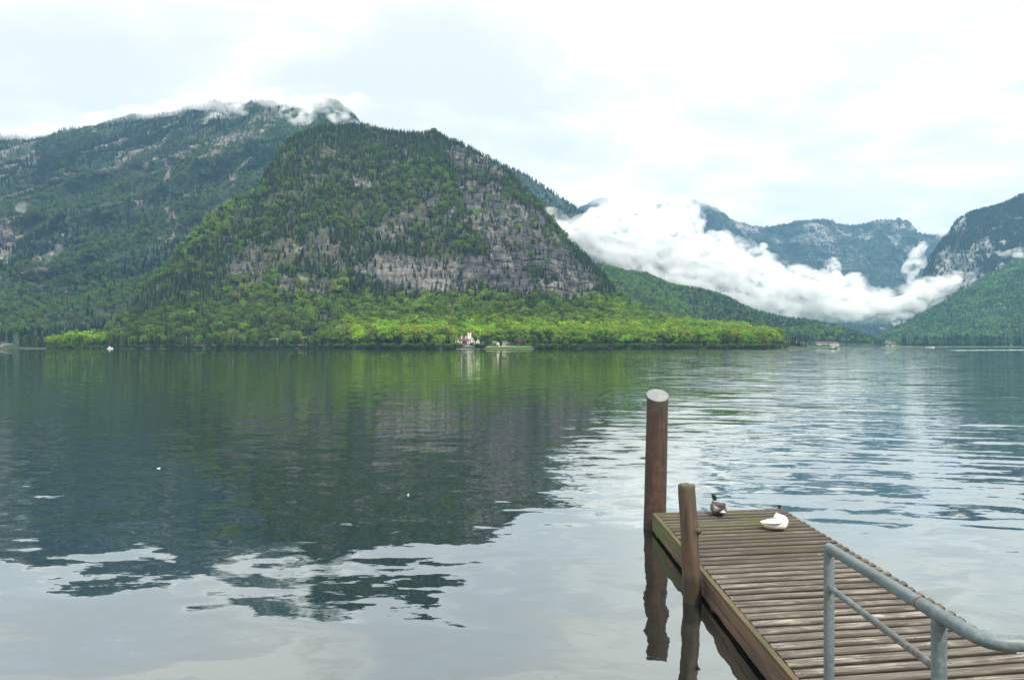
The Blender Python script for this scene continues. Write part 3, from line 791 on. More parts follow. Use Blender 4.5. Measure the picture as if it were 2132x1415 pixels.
def gabled(mb_w, mb_r, x0, x1, y0, y1, z0, ze, zr, along='x', over=.35, th=.25):
    """walls with gable ends plus two roof slabs; ridge runs along the given axis"""
    if along == 'x':
        ym = (y0 + y1) / 2
        mb_w.prism([(y0, z0), (y1, z0), (y1, ze), (ym, zr), (y0, ze)], 'x', x0, x1)
        for s, ye in ((-1, y0), (1, y1)):
            sl = (zr - ze) / abs(ym - ye); o = over
            mb_r.prism([(ye + s * o, ze - sl * o + .03), (ym, zr + .03), (ym, zr + th), (ye + s * o, ze - sl * o + th)], 'x', x0 - over, x1 + over)
    else:
        xm = (x0 + x1) / 2
        mb_w.prism([(x0, z0), (x1, z0), (x1, ze), (xm, zr), (x0, ze)], 'y', y0, y1)
        for s, xe in ((-1, x0), (1, x1)):
            sl = (zr - ze) / abs(xm - xe); o = over
            mb_r.prism([(xe + s * o, ze - sl * o + .03), (xm, zr + .03), (xm, zr + th), (xe + s * o, ze - sl * o + th)], 'y', y0 - over, y1 + over)

def windows(root, pts, y, w=.9, h=1.3):
    for x, z in pts:
        f = MB(); f.box((x, y - .04, z), (w + .24, .1, h + .24)); fo = f.build('window', WHITE, root)
        p = MB(); p.box((x, y - .1, z), (w, .04, h)); p.build('pane', GLASSD, fo)

def castle():
    Y = 662; k = Y / FPX
    X = lambda px: (px - CX) * k - ox
    ox = (978 - CX) * k
    root = empty('castle', (ox, Y, 2.0)); tag(root, 'white lakeside castle with dark red roof and small turret under the green wood', 'castle')
    w = MB(); r = MB()
    gabled(w, r, X(947), X(954.5), -3.5, 6, -2.0, 6.2, 7.9, 'y')
    w.build('side_tower', WHITE, root); r.build('roof', ROOFR, root)
    w = MB(); r = MB(); gabled(w, r, X(955.3), X(977), 0, 8, -2, 4.9, 7.8, 'x')
    w.build('main_wing', WHITE, root); rf = r.build('roof', ROOFR, root)
    for px in (961, 969.5):
        c = MB(); c.box((X(px), 2.5, 7.7), (.9, .9, 2.4)); c.box((X(px), 2.5, 9.0), (1.15, 1.15, .25)); c.build('chimney', WHITE, rf)
    w = MB(); r = MB(); gabled(w, r, X(977.3), X(988), -3, 6, -2, 5.6, 8.6, 'y')
    w.build('gable_wing', CREAM, root); r.build('roof', ROOFR, root)
    w = MB(); w.box((X(977), 3.2, 6.7), (3.0, 3.0, 9.0))
    for a in (-1, 1):
        for b in (-1, 1): w.box((X(977) + a * 1.12, 3.2 + b * 1.12, 11.6), (.7, .7, .9))
    w.build('turret', WHITE, root)
    windows(root, [(X(951.5), z) for z in (1.2, 3.6, 5.4)], -3.5)
    windows(root, [(X(px), z) for px in (958.5, 963, 967.5, 972) for z in (1.0, 3.6)], 0)
    windows(root, [(X(px), z) for px in (979.8, 985.4) for z in (1.2, 3.4, 5.4)], -3)
    windows(root, [(X(977), 9.9)], 1.68, .7, 1.0)
    s = MB()                                          # stair and ramp down to the landing
    for i in range(9): s.box((X(974) + i * .62, -5.2 - i * .15, .6 - i * .28), (.7, 1.9, .32))
    s.box((X(966), -4.4, -.6), (X(984) - X(955), .5, 1.3))
    s.build('stair', WHITE, root)
castle()
def annex():
    Y = 668; k = Y / FPX; ox = (998 - CX) * k; X = lambda px: (px - CX) * k - ox
    root = empty('gabled_house', (ox, Y, 2.0)); tag(root, 'small white timber-framed house with a pointed gable right beside the castle', 'house')
    w = MB(); r = MB(); gabled(w, r, X(990), X(1000), 0, 7, -2.2, 3.4, 6.6, 'y'); w.build('wall', WHITE, root); r.build('roof', ROOFB, root)
    w = MB(); r = MB(); gabled(w, r, X(1000.2), X(1006), 1, 6, -2.2, 2.6, 4.6, 'x'); w.build('side_wing', WHITE, root); r.build('roof', ROOFB, root)
    t = MB()
    for px in (991, 993.6, 996.4, 999): t.box((X(px), -.06, 1.0), (.22, .1, 4.2))
    for z in (.2, 2.2): t.box((X(995), -.09, z), (X(999) - X(991), .1, .2))
    t.build('timber_frame', TIMBER, root)
    windows(root, [(X(992.3), 1.2), (X(997.7), 1.2), (X(995), 4.0)], 0, .8, 1.0)
annex()
def boathouse():
    Y = 655; k = Y / FPX; ox = (1032 - CX) * k; X = lambda px: (px - CX) * k - ox
    root = empty('boathouse', (ox, Y, 2.1)); tag(root, 'low boathouse with dark roof and a white gable at the water right of the castle', 'boathouse')
    w = MB(); r = MB(); gabled(w, r, X(1026), X(1034), 0, 8, -2, 2.4, 4.6, 'x'); w.build('wall', TIMBER, root); r.build('roof', ROOFB, root)
    w = MB(); r = MB(); gabled(w, r, X(1034.2), X(1040), -1, 7, -2, 2.4, 4.2, 'y'); w.build('gable_wing', WHITE, root); r.build('roof', ROOFB, root)
    d = MB(); d.box((X(1030), -.05, .4), (2.4, .12, 2.6)); d.build('door', GLASSD, root)
    windows(root, [(X(1036), 1.2), (X(1038.4), 1.2)], -1, .6, .9)
boathouse()
def villa():
    Y = 660; k = Y / FPX; ox = (1053 - CX) * k; X = lambda px: (px - CX) * k - ox
    root = empty('villa', (ox, Y, 2.3)); tag(root, 'long white single-storey villa with brown hipped roof on the lawn right of the boathouse', 'villa')
    w = MB(); r = MB(); gabled(w, r, X(1046), X(1056), 0, 6, -2, 2.6, 4.2, 'x'); w.build('wall', WHITE, root); r.build('roof', ROOFB, root)
    w = MB(); r = MB(); gabled(w, r, X(1056.2), X(1062), -.8, 6, -2, 2.4, 3.4, 'y'); w.build('side_wing', WHITE, root); r.build('roof', ROOFB, root)
    windows(root, [(X(px), 1.2) for px in (1048, 1051, 1054)], 0, .8, 1.4)
    windows(root, [(X(1059), 1.0)], -.8, .8, 1.2)
villa()
# lawn, landing wall and road (ground features)
lw = MB()
pts = [at(px, 720, 1) for px in (1018, 1030, 1060, 1090, 1115)]
for a, b in ((1012, 1040), (1040.0, 1070), (1070.0, 1098), (1098.0, 1116)):
    P_ = lambda q, yy, z: ((q - CX) * yy / FPX, yy, z)
    for (y0, z0), (y1, z1) in (((623.5, 1.15), (641, 2.12)), ((641, 2.12), (672, 2.5))):
        lw.quad(P_(a, y0, z0), P_(b, y0, z0), P_(b, y1, z1), P_(a, y1, z1))
tag(lw.build('lawn', GRASS, fix=False), 'mown lawn on the shore in front of the villa', None, None, 'structure')
ww = MB()
for a, b in ((950, 984), (986, 1012), (1018, 1068), (1070, 1112)):
    Yw = float(np.interp((a + b) / 2, *zip(*shoreY))) - .6
    ww.box((((a + b) / 2 - CX) * Yw / FPX, Yw, -.1), ((b - a) * Yw / FPX, .7, 1.1))
tag(ww.build('quay_wall', STONE), 'low pale stone wall along the waterline before the castle and lawn', 'wall')
rd = MB(); prev = None
ROADM = simple('road gravel', (0.2, 0.19, 0.17), .95, .2, .3)
for px in range(240, 700, 20):
    Yr = float(np.interp(px, *zip(*shoreY))) + 14
    z = 3.2 + .8 * sstep(np.array(float(px)), 500, 690)
    p = ((px - CX) * Yr / FPX, Yr, float(z)); q = (p[0], p[1] + 6, p[2] + .02)
    if prev:
        rd.quad(prev[0], p, q, prev[1]); rd.quad((prev[0][0], prev[0][1] - .3, -1), (p[0], p[1] - .3, -1), (p[0], p[1], p[2]), prev[0])
    prev = (p, q)
tag(rd.build('road', ROADM, fix=False), 'pale lakeside road on its embankment below the mountain at the left', None, None, 'structure')
rw = MB(); prev = None
for px in range(560, 700, 10):
    Yr = 722; z0 = 5.0; z1 = 7.5 + 2.2 * math.sin((px - 560) / 140 * math.pi * .8)
    p = ((px - CX) * Yr / FPX, Yr)
    if prev: rw.box(((p[0] + prev[0]) / 2, Yr, (z0 + z1) / 2), (p[0] - prev[0], .8, z1 - z0 + 3))
    prev = p
tag(rw.build('retaining_wall', STONE), 'grey retaining wall above the lakeside road', 'wall')
MAST = simple('galvanised mast', (0.5, 0.5, 0.48), .6, .1, 1)
for k_, px in enumerate((309, 348, 388, 484)):
    Yr = float(np.interp(px, *zip(*shoreY))) + 22
    m_ = MB(); m_.tube([(0, 0, -1), (0, 0, 7.5)], .14, 8); m_.tube([(0, 0, 6.9), (0, -1.8, 7.2)], .07, 6)
    o = m_.build('line_mast', MAST); o.location = ((px - CX) * Yr / FPX, Yr, 3.4)
    tag(o, ['thin pale mast by the lakeside road, leftmost of four', 'thin pale mast by the lakeside road, second from the left', 'thin pale mast by the lakeside road, third from the left', 'thin pale mast by the lakeside road, rightmost of four'][k_], 'mast', 'masts along the lakeside road')

# brown budding tree beside the villa
for k_, (px, Y, h, w, col, lab) in enumerate([(1078, 655, 8.5, 9.5, (.16, .11, .09), 'brown-purple budding tree on the lawn right of the villa'), (1090, 658, 7.5, 8, (.15, .11, .08), 'smaller brown budding tree at the right end of the lawn'),
                           (967, 652, 6.5, 6, (.02, .04, .018), 'dark round tree before the middle of the castle'), (983, 650, 5, 6, (.02, .045, .02), 'dark bushy tree below the right gable of the castle'), (1003, 660, 9, 4.2, (.03, .07, .02), 'slim green tree right of the gabled house')]):
    tree('broadleaf_tree', ((px - CX) * Y / FPX, Y, 2.0 if k_ < 2 else .9), h, w, col, CROWN_ME[k_], lab, None)

def house(px, Y, w, d, he, hr, wallm, roofm, label, along='x', z=1.2):
    root = empty('village_house', ((px - CX) / FPX * Y, Y, z), R(random.uniform(-8, 8))); tag(root, label, 'house', 'houses of the village at the head of the lake')
    a = MB(); b = MB(); gabled(a, b, -w / 2, w / 2, 0, d, -2, he, hr, along, .5, .4); a.build('wall', wallm, root); b.build('roof', roofm, root)
    n = max(2, int(w / 3.2))
    windows(root, [(-w / 2 + w * (i + .5) / n, zz) for i in range(n) for zz in ((1.6, 4.2) if he > 5 else (1.6,))], 0, 1.1, 1.3)
H = [(1646, 1345, 13, 9, 6, 9.5, WHITE, ROOFB, 'white village house with dark gable roof close behind the headland'),
     (1655, 1360, 17, 9, 8, 11, WHITE, ROOFB, 'large white village house, second right of the headland'),
     (1664, 1375, 12, 9, 7.5, 11, WHITE, ROOFR, 'white village house with red-brown roof, third right of the headland'),
     (1672, 1350, 9, 8, 4, 7, CREAM, ROOFB, 'low cream village house near the water, right of the large white house'),
     (1707, 1350, 11, 8, 4.5, 7.5, WHITE, ROOFB, 'white village house at the water left of the small boat'),
     (1722, 1360, 14, 8, 5, 8, CREAM, ROOFR, 'cream village house with red roof behind the small boat'),
     (1738, 1350, 16, 8, 4.5, 7, CREAM, ROOFB, 'long brown-roofed village house right of the small boat'),
     (1770, 1480, 16, 9, 5, 8.5, CREAM, ROOFR, 'red-roofed village house in the middle of the village'),
     (1787, 1500, 13, 9, 7, 11, WHITE, ROOFR, 'white gabled village house below the tip of the wooded spur'),
     (1793, 1560, 13, 9, 9, 13, WHITE, ROOFR, 'tall white house highest in the village'),
     (1812, 1470, 15, 9, 5, 8.5, CREAM, ROOFB, 'brown-roofed village house right of the wooded spur'),
     (1851, 1480, 10, 8, 7, 11, WHITE, ROOFB, 'narrow white house standing alone at the right end of the village'),
     (1860, 1500, 12, 8, 4.5, 8, CREAM, ROOFR, 'low red-roofed house before the dark conifers at the right'),
     (1690, 1365, 12, 8, 4.5, 8, CREAM, ROOFB, 'cream village house between the headland houses and the small boat')]
for px, Y, w, d, he, hr, a, b, lab in H: house(px, Y, w, d, he, hr, a, b, lab, z=(1.5 if Y < 1550 else 6))

# ------------------------------------------------------------------ boats and floating birds
BW = simple('white boat hull', (0.75, 0.75, 0.73), .5, .08, 2); BD = simple('dark boat hull', (0.05, 0.05, 0.055), .6, .3, 2)
def boat(name, px, Y, L, hullm, label, canopy=True, rz=0.0):
    root = empty(name, ((px - CX) / FPX * Y, Y, 0), rz); tag(root, label, 'boat')
    V = []; F = []; n = 11
    for i in range(n):
        t = i / (n - 1); x = (t - .5) * L; w = L * .16 * (math.sin(math.pi * min(1, .22 + t * .78)) ** .6 + .02); zt = .7 + .5 * t ** 3
        V += [(x, -w, zt), (x, -w * .75, -.2), (x, w * .75, -.2), (x, w, zt), (x, w * .8, zt - .15), (x, -w * .8, zt - .15)]
    for i in range(n - 1):
        for k in range(6): F.append((i * 6 + k, i * 6 + (k + 1) % 6, i * 6 + 6 + (k + 1) % 6, i * 6 + 6 + k))
    F += [tuple(range(5, -1, -1)), tuple((n - 1) * 6 + k for k in range(6))]
    m_ = MB(); m_.add(V, F); m_.build('hull', hullm, root)
    if canopy:
        c = MB(); c.box((-.05 * L, 0, 1.4), (L * .34, L * .2, 1.0)); c.build('cabin', BW, root, bevel=.1)
        c = MB(); c.box((-.08 * L, 0, 2.0), (L * .46, L * .24, .12)); c.build('roof', BW, root)
    return root
boat('small_boat', 1735, 640, 6.5, BD, 'small dark motor boat with a white canopy out on the lake before the village', True)
boat('moored_boat', 229, 640, 4.5, BW, 'little white boat moored at the shore right of the bright green tree clump', True, .5)
boat('motor_boat', 1937, 1000, 11, BW, 'low white motor boat near the far shore at the right', False)
boat('speed_boat', 2185, 520, 7, BW, 'white speed boat at the head of the long foam wake beyond the right edge', True)
# wake: a low band of foam that rises a little from the water
FOAM = simple('foam', (0.75, 0.78, 0.78), .9, .2, 3)
fm = MB()
for i in range(150):
    u = i / 150; px = 1985 + 190 * u; Y = 455 + 45 * u
    for s in range(3):
        x, y = (px - CX) / FPX * Y + random.uniform(-1, 1), Y + random.gauss(0, .8 + 2.2 * (1 - u))
        l = random.uniform(.5, 1.8); w = random.uniform(.15, .4) * (.5 + u)
        fm.add([(x - l, y, .01), (x, y - w, .01), (x + l, y, .01), (x, y + w, .01), (x, y, .02 + .1 * random.random() * u + .03)], [(0, 1, 4), (1, 2, 4), (2, 3, 4), (3, 0, 4)])
tag(fm.build('wake_foam', FOAM), 'thin white foam wake drawn across the lake at the right', 'wake', None, 'stuff')

def feather_material():
    m, t, out = material('plumage')
    a = t.new('ShaderNodeAttribute'); a.attribute_name = 'tint'; b = t.new('ShaderNodeBsdfPrincipled')
    n = t.noise(t.scaled(t.new('ShaderNodeTexCoord').outputs['Object'], (1, .45, 1)), 70, 4, .6).outputs[0]
    c = t.vmath('SCALE', a.outputs['Color'], scale=t.maprange(n, .3, .7, .72, 1.2, False))
    t.l.new(c, b.inputs['Base Color']); b.inputs['Roughness'].default_value = .7; b.inputs['Specular IOR Level'].default_value = .25
    bp = t.new('ShaderNodeBump'); bp.inputs['Distance'].default_value = .003; t.l.new(n, bp.inputs['Height']); t.l.new(bp.outputs[0], b.inputs['Normal'])
    t.l.new(b.outputs[0], out.inputs[0]); return m
FEATHER = feather_material()
BILL = simple('yellow bill', (0.5, 0.36, 0.06), .4, .1, 20); EYE = simple('eye', (0.01, 0.01, 0.01), .1, 0, 1)

def body_loft(mb, secs, n=20, sub=4):
    """one continuous skin over (x, y, z, half width, half height, colour) sections"""
    P = np.array([s[:5] for s in secs], dtype=float); out = []; cols = []
    for i in range(len(P) - 1):
        p0, p1, p2, p3 = P[max(i - 1, 0)], P[i], P[i + 1], P[min(i + 2, len(P) - 1)]
        for k in range(sub):
            t = k / sub
            out.append(.5 * ((2 * p1) + (-p0 + p2) * t + (2 * p0 - 5 * p1 + 4 * p2 - p3) * t * t + (-p0 + 3 * p1 - 3 * p2 + p3) * t ** 3)); cols.append((secs[i][5], secs[i + 1][5], t))
    out.append(P[-1]); cols.append((secs[-1][5],) * 2 + (0,))
    pts = [Vector(q[:3]) for q in out]; base = len(mb.v); side = None
    vs = []; cs = []
    for i, p in enumerate(pts):
        tg = (pts[min(i + 1, len(pts) - 1)] - pts[max(i - 1, 0)]).normalized()
        if side is None: side = tg.cross(Vector((0, 0, 1))).normalized()
        else: side = (side - tg * side.dot(tg)).normalized()
        up = side.cross(tg); w, h = max(out[i][3], .002), max(out[i][4], .002)
        for k in range(n):
            a = 2 * math.pi * k / n; vs.append(p + side * w * math.cos(a) + up * h * math.sin(a))
            ca, cb, t = cols[i]; f = (lambda c: c(math.cos(a), math.sin(a)) if callable(c) else c)
            A, B = f(ca), f(cb); cs.append(tuple(A[j] * (1 - t) + B[j] * t for j in range(3)))
    fs = [(i * n + k, i * n + (k + 1) % n, (i + 1) * n + (k + 1) % n, (i + 1) * n + k) for i in range(len(pts) - 1) for k in range(n)]
    fs += [tuple(range(n - 1, -1, -1)), tuple((len(pts) - 1) * n + k for k in range(n))]
    mb.v += [tuple(v) for v in vs]; mb.c += cs; mb.f += [tuple(base + i for i in f) for f in fs]

def wing(root, secs, flat=.25, name='wing'):
    m_ = MB(); body_loft(m_, [(x, y, z, w, h, c) for x, y, z, w, h, c in secs], 12, 4); return m_.build(name, FEATHER, root, smooth=True)

def mallard():
    root = empty('mallard', (*at(1496, 1071, 12.1)[:2], DECK), R(8)); root.scale = (.9, .9, 1.02); tag(root, 'dark mallard drake sitting on the far end of the dock, head turned left', 'duck')
    G = (.012, .035, .022); Wt = (.62, .6, .56); Br = (.06, .035, .032); Gr = (.13, .12, .115); Bk = (.018, .018, .02)
    back = lambda c, s_: (.085, .06, .06) if s_ > .35 else Gr
    m_ = MB()
    body_loft(m_, [(0, -.235, .085, .012, .006, Wt), (0, -.20, .082, .045, .016, Wt), (0, -.155, .085, .07, .045, Bk), (0, -.10, .09, .098, .075, lambda c, s_: Bk if s_ > .1 else Gr), (0, -.02, .093, .122, .093, back), (0, .07, .098, .12, .096, back),
                   (0, .13, .112, .098, .088, Br), (0, .165, .145, .066, .064, Br), (0, .172, .18, .042, .045, Br), (0, .17, .196, .036, .038, Wt), (0, .168, .208, .034, .036, G), (-.002, .166, .235, .034, .035, G), (-.012, .164, .262, .037, .038, G), (-.034, .164, .276, .033, .033, G), (-.054, .166, .274, .022, .022, G), (-.062, .166, .272, .012, .012, G)])
    b = m_.build('body', FEATHER, root, smooth=True)
    bl_ = MB(); body_loft(bl_, [(-.055, .166, .271, .014, .012, (1, 1, 1)), (-.085, .167, .262, .012, .006, (1, 1, 1)), (-.108, .168, .258, .013, .004, (1, 1, 1)), (-.116, .168, .257, .006, .003, (1, 1, 1))], 10, 3)
    bl_.build('bill', BILL, root, smooth=True)
    for s in (-1, 1):
        wing(root, [(s * .07, .115, .135, .02, .012, Br), (s * .102, .06, .135, .022, .05, (.20, .16, .15)), (s * .112, -.03, .122, .016, .056, Gr), (s * .092, -.11, .118, .014, .04, (.5, .47, .44)), (s * .05, -.19, .118, .012, .02, (.10, .08, .08)), (s * .02, -.235, .115, .006, .006, (.08, .07, .07))])
    e = MB(); e.box((-.036, .134, .282), (.008, .005, .008)); e.build('eye', EYE, root)
    t_ = MB()                                             # curled tail feathers
    t_.tube([(0, -.17, .12), (0, -.195, .135), (0, -.19, .152), (0, -.175, .15)], [.008, .007, .006, .002], 8); t_.c = [Bk] * len(t_.v); t_.build('tail_curl', FEATHER, root, smooth=True)

def white_duck():
    root = empty('white_duck', (*at(1612, 1102, 11.15)[:2], DECK), R(-4)); root.scale = (.86, .86, 1.12)
    tag(root, 'white duck resting on the dock planks with its head tucked onto its back', 'duck')
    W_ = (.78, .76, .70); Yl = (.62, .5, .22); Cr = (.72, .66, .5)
    under = lambda c, s_: W_ if s_ > -.35 else Cr  # shading put into the plumage colour: cream underside, white above
    m_ = MB()
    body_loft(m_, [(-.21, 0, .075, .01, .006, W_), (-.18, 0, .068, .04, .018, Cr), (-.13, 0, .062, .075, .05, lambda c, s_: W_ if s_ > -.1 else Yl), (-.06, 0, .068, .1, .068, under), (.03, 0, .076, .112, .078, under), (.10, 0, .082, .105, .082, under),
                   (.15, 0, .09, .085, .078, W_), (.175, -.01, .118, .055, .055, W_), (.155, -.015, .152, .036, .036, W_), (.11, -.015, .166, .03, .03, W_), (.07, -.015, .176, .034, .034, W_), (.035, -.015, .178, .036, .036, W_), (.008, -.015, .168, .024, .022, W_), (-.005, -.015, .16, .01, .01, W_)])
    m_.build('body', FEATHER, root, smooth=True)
    hb = MB(); body_loft(hb, [(.04, -.015, .19, .026, .02, W_), (.036, -.015, .208, .021, .016, W_), (.03, -.015, .222, .010, .009, W_)], 12, 3); hb.build('crest', FEATHER, root, smooth=True)
    bl_ = MB(); body_loft(bl_, [(.012, -.018, .166, .014, .012, (1, 1, 1)), (-.02, -.02, .156, .012, .007, (1, 1, 1)), (-.045, -.02, .15, .011, .004, (1, 1, 1))], 10, 3); bl_.build('bill', BILL, root, smooth=True)
    for s in (-1, 1):
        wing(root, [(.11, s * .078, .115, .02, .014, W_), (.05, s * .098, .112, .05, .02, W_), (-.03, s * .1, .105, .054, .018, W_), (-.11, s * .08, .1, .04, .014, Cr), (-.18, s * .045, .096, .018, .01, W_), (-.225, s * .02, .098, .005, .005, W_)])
    e = MB(); e.box((.035, -.051, .184), (.007, .004, .007)); e.build('eye', EYE, root)

# ------------------------------------------------------------------ dock
DECK = 0.33
SK = R(8.9); ca_, sa_ = math.cos(SK), math.sin(SK)
def plank_material():
    m, t, out = material('weathered deck planks')
    a = t.new('ShaderNodeAttribute'); a.attribute_name = 'tint'; b = t.new('ShaderNodeBsdfPrincipled')
    p = t.pos(); mp = t.new('ShaderNodeMapping'); mp.inputs['Rotation'].default_value = (0, 0, -SK); t.l.new(p, mp.inputs[0]); q = mp.outputs[0]
    off = t.vmath('ADD', q, t.vmath('SCALE', a.outputs['Color'], scale=40.0))
    gr = t.noise(t.scaled(off, (1.6, 34, 20)), 1.0, 7, .62, .6).outputs[0]
    fine = t.noise(t.scaled(off, (5, 120, 60)), 1.0, 4, .6, .3).outputs[0]
    blot = t.noise(t.scaled(off, (2.2, 5, 5)), 1.0, 5, .6, .8).outputs[0]
    sp = t.new('ShaderNodeSeparateColor'); t.l.new(a.outputs['Color'], sp.inputs[0])
    light, mid, dark = (.41, .385, .32), (.20, .178, .148), (.07, .059, .05)
    c = t.mix(t.maprange(gr, .36, .6), dark, mid)
    c = t.mix(t.maprange(t.math('ADD', t.math('MULTIPLY', gr, .5), t.math('MULTIPLY', blot, .55)), .5, .66), c, light)
    c = t.mix(t.math('MULTIPLY', t.maprange(fine, .5, .36), .75), c, dark)
    c = t.mix(t.math('MULTIPLY', sp.outputs[0], .5), c, (.10, .08, .072))
    sy = t.new('ShaderNodeSeparateXYZ'); t.l.new(p, sy.inputs[0])
    c = t.mix(t.math('MULTIPLY', t.maprange(sy.outputs[1], 7.2, 10.8), .72), c, (.07, .06, .048))
    c = t.vmath('SCALE', c, scale=t.maprange(sp.outputs[1], 0, 1, .72, 1.12, False))     # tone per plank; the mix above darkens towards the far end
    mo = t.math('MULTIPLY', t.maprange(t.noise(p, 2.3, 5, .65).outputs[0], .48, .62), t.maprange(sy.outputs[1], 8.5, 12.2, .12, .85))
    c = t.mix(mo, c, (.085, .09, .028))
    sm = t.maprange(t.noise(p, 9.0, 2, .5).outputs[0], .765, .79)
    c = t.mix(sm, c, (.6, .58, .54))                                                                     # droppings
    ea = t.new('ShaderNodeAttribute'); ea.attribute_name = 'edge'
    c = t.mix(t.math('MULTIPLY', ea.outputs['Fac'], .9), c, (.022, .014, .012))
    t.l.new(c, b.inputs['Base Color']); b.inputs['Roughness'].default_value = .85; b.inputs['Specular IOR Level'].default_value = .25
    bp = t.new('ShaderNodeBump'); bp.inputs['Distance'].default_value = .012; bp.inputs['Strength'].default_value = .8
    t.l.new(t.math('ADD', gr, t.math('MULTIPLY', fine, .6)), bp.inputs['Height']); t.l.new(bp.outputs[0], b.inputs['Normal'])
    t.l.new(b.outputs[0], out.inputs[0]); return m
def beam_material():
    m, t, out = material('stained beam')
    b = t.new('ShaderNodeBsdfPrincipled'); p = t.pos()
    gr = t.noise(t.scaled(p, (6, .9, 26)), 1.0, 6, .6, .5).outputs[0]
    c = t.mix(t.maprange(gr, .35, .65), (.045, .025, .02), (.17, .085, .06))
    sy = t.new('ShaderNodeSeparateXYZ'); t.l.new(p, sy.inputs[0])
    n = t.noise(t.scaled(p, (3, 2.2, 5)), 1.0, 5, .65).outputs[0]
    mo = t.math('MULTIPLY', t.maprange(n, .36, .56), t.maprange(sy.outputs[1], 8.6, 10.5, .18, 1.0))
    c = t.mix(mo, c, t.mix(t.maprange(gr, .4, .6), (.035, .05, .012), (.10, .115, .025)))
    edge = t.math('MULTIPLY', t.maprange(sy.outputs[2], .27, .32), t.maprange(n, .3, .5))
    c = t.mix(t.math('MULTIPLY', edge, .7), c, (.06, .062, .022))
    t.l.new(c, b.inputs['Base Color']); b.inputs['Roughness'].default_value = .8
    bp = t.new('ShaderNodeBump'); bp.inputs['Distance'].default_value = .01; t.l.new(gr, bp.inputs['Height']); t.l.new(bp.outputs[0], b.inputs['Normal'])
    t.l.new(b.outputs[0], out.inputs[0]); return m
PLANK = plank_material(); BEAM = beam_material()
XL, XR = 2.25, 4.43
dock = empty('wooden_dock', (3.34, 7.5, 0)); tag(dock, 'weathered plank dock with mossy side beams reaching out into the lake', 'dock')
inv = Vector(dock.location)
class DB(MB):
    def build(s, *a, **k):
        s.v = [tuple(Vector(v) - inv) for v in s.v]; return super().build(*a, **k)
nails = []; deck = DB(); pitch = .186; y = 12.33 - pitch / 2 * 1.0; rp = random.Random(3)
FRONT = 12.33
while y > 2.55:
    w = pitch - .042; L0 = XL + .062 + rp.uniform(-.004, .004); L1 = XR + rp.uniform(-.007, .007)
    col = (rp.random() ** 2, rp.random(), rp.random()); zt = DECK + rp.uniform(-.005, .005); th = .05
    N = 9; top = []
    prof = [(-w / 2, zt - th), (-w / 2, zt - .016), (-w / 2 + .016, zt - .004), (-.02, zt), (.03, zt + .001), (w / 2 - .018, zt - .005), (w / 2, zt - .018), (w / 2, zt - th)]
    vs = []; sag = rp.uniform(-.006, .006); yaw = rp.uniform(-.003, .003)
    for i in range(N):
        u = i / (N - 1); X = L0 + (L1 - L0) * u
        yc = y + (X - XL) * (math.tan(SK) + yaw) + sag * math.sin(u * math.pi) + rp.uniform(-.0015, .0015)
        wob = rp.uniform(-.0022, .0022)
        for (dy_p, z) in prof: vs.append((X, yc + dy_p * (1 + wob * 10), z + wob))
    k = len(prof); fs = [(i * k + j, i * k + (j + 1) % k, (i + 1) * k + (j + 1) % k, (i + 1) * k + j) for i in range(N - 1) for j in range(k)]
    fs += [tuple(range(k - 1, -1, -1)), tuple((N - 1) * k + j for j in range(k))]
    deck.add(vs, fs, col)
    for nx in (XL + .12, XL + .74, XL + 1.44, XR - .08):
        for ny in (-.035, .035):
            if rp.random() < .85: nails.append((nx + rp.uniform(-.01, .01), y + (nx - XL) * math.tan(SK) + ny, zt + .0015))
    y -= pitch
dk = deck.build('deck', PLANK, dock, smooth=True)
nl = DB()
for q in nails: nl.tube([(q[0], q[1], q[2] - .004), q], .0055, 6)
nl.build('nail_head', simple('dark nail head', (.03, .025, .025), .6, .3, 30), dock)
attr(dk.data, 'edge', np.tile([1, 1, .35, 0, 0, .25, 1, 1], len(dk.data.vertices) // 8))
def side_beam(x, thick, z0, z1, ya, yb, name='side_beam'):
    b = DB(); n = 40
    vs = []; 
    for i in range(n + 1):
        yy = ya + (yb - ya) * i / n; j = random.uniform(-.004, .004); kx = random.uniform(-.003, .003)
        vs += [(x + kx, yy, z0 + j), (x + thick, yy, z0 + j), (x + thick, yy, z1), (x + kx, yy, z1)]
    fs = [(i * 4 + k, i * 4 + (k + 1) % 4, i * 4 + 4 + (k + 1) % 4, i * 4 + 4 + k) for i in range(n) for k in range(4)] + [(0, 1, 2, 3), (n * 4 + 3, n * 4 + 2, n * 4 + 1, n * 4)]
    b.add(vs, fs); return b.build(name, BEAM, dock)
side_beam(XL, .055, .045, .322, 2.5, 12.3)
side_beam(XR - .12, .09, .045, .277, 2.5, 12.58)
for xx in (XL + .7, XL + 1.4): side_beam(xx, .08, .06, .277, 2.5, 12.3, 'joist')
b = DB(); b.box(((XL + XR) / 2, 12.31, .16), (XR - XL - .1, .08, .22), rz=SK); b.build('end_beam', BEAM, dock)
for yy in (9.02, 5.2, 12.35):
    b = DB(); b.box(((XL + XR) / 2, yy - .25, -.02), (XR - XL - .05, .16, .14), rz=0); b.build('cross_beam', BEAM, dock)
for xx, yy in ((XR - .25, 12.2), (XR - .25, 8.8), (XR - .25, 5.0), (XL + .22, 5.0)):
    b = DB(); b.tube([(xx, yy, -1.6), (xx, yy, .04)], .09, 12, jit=.03); b.build('pile', BEAM, dock, smooth=True)
b = DB(); b.tube([(XR - .035, 12.625, DECK - .02), (XR - .035, 12.625, DECK + .045)], .022, 8); b.tube([(XR - .035, 12.625, DECK + .03), (XR - .035, 12.625, DECK + .05)], .032, 6)
b.build('bolt', simple('rusty bolt', (.05, .035, .03), .7, .3, 20, metal=.5), dock, smooth=True)

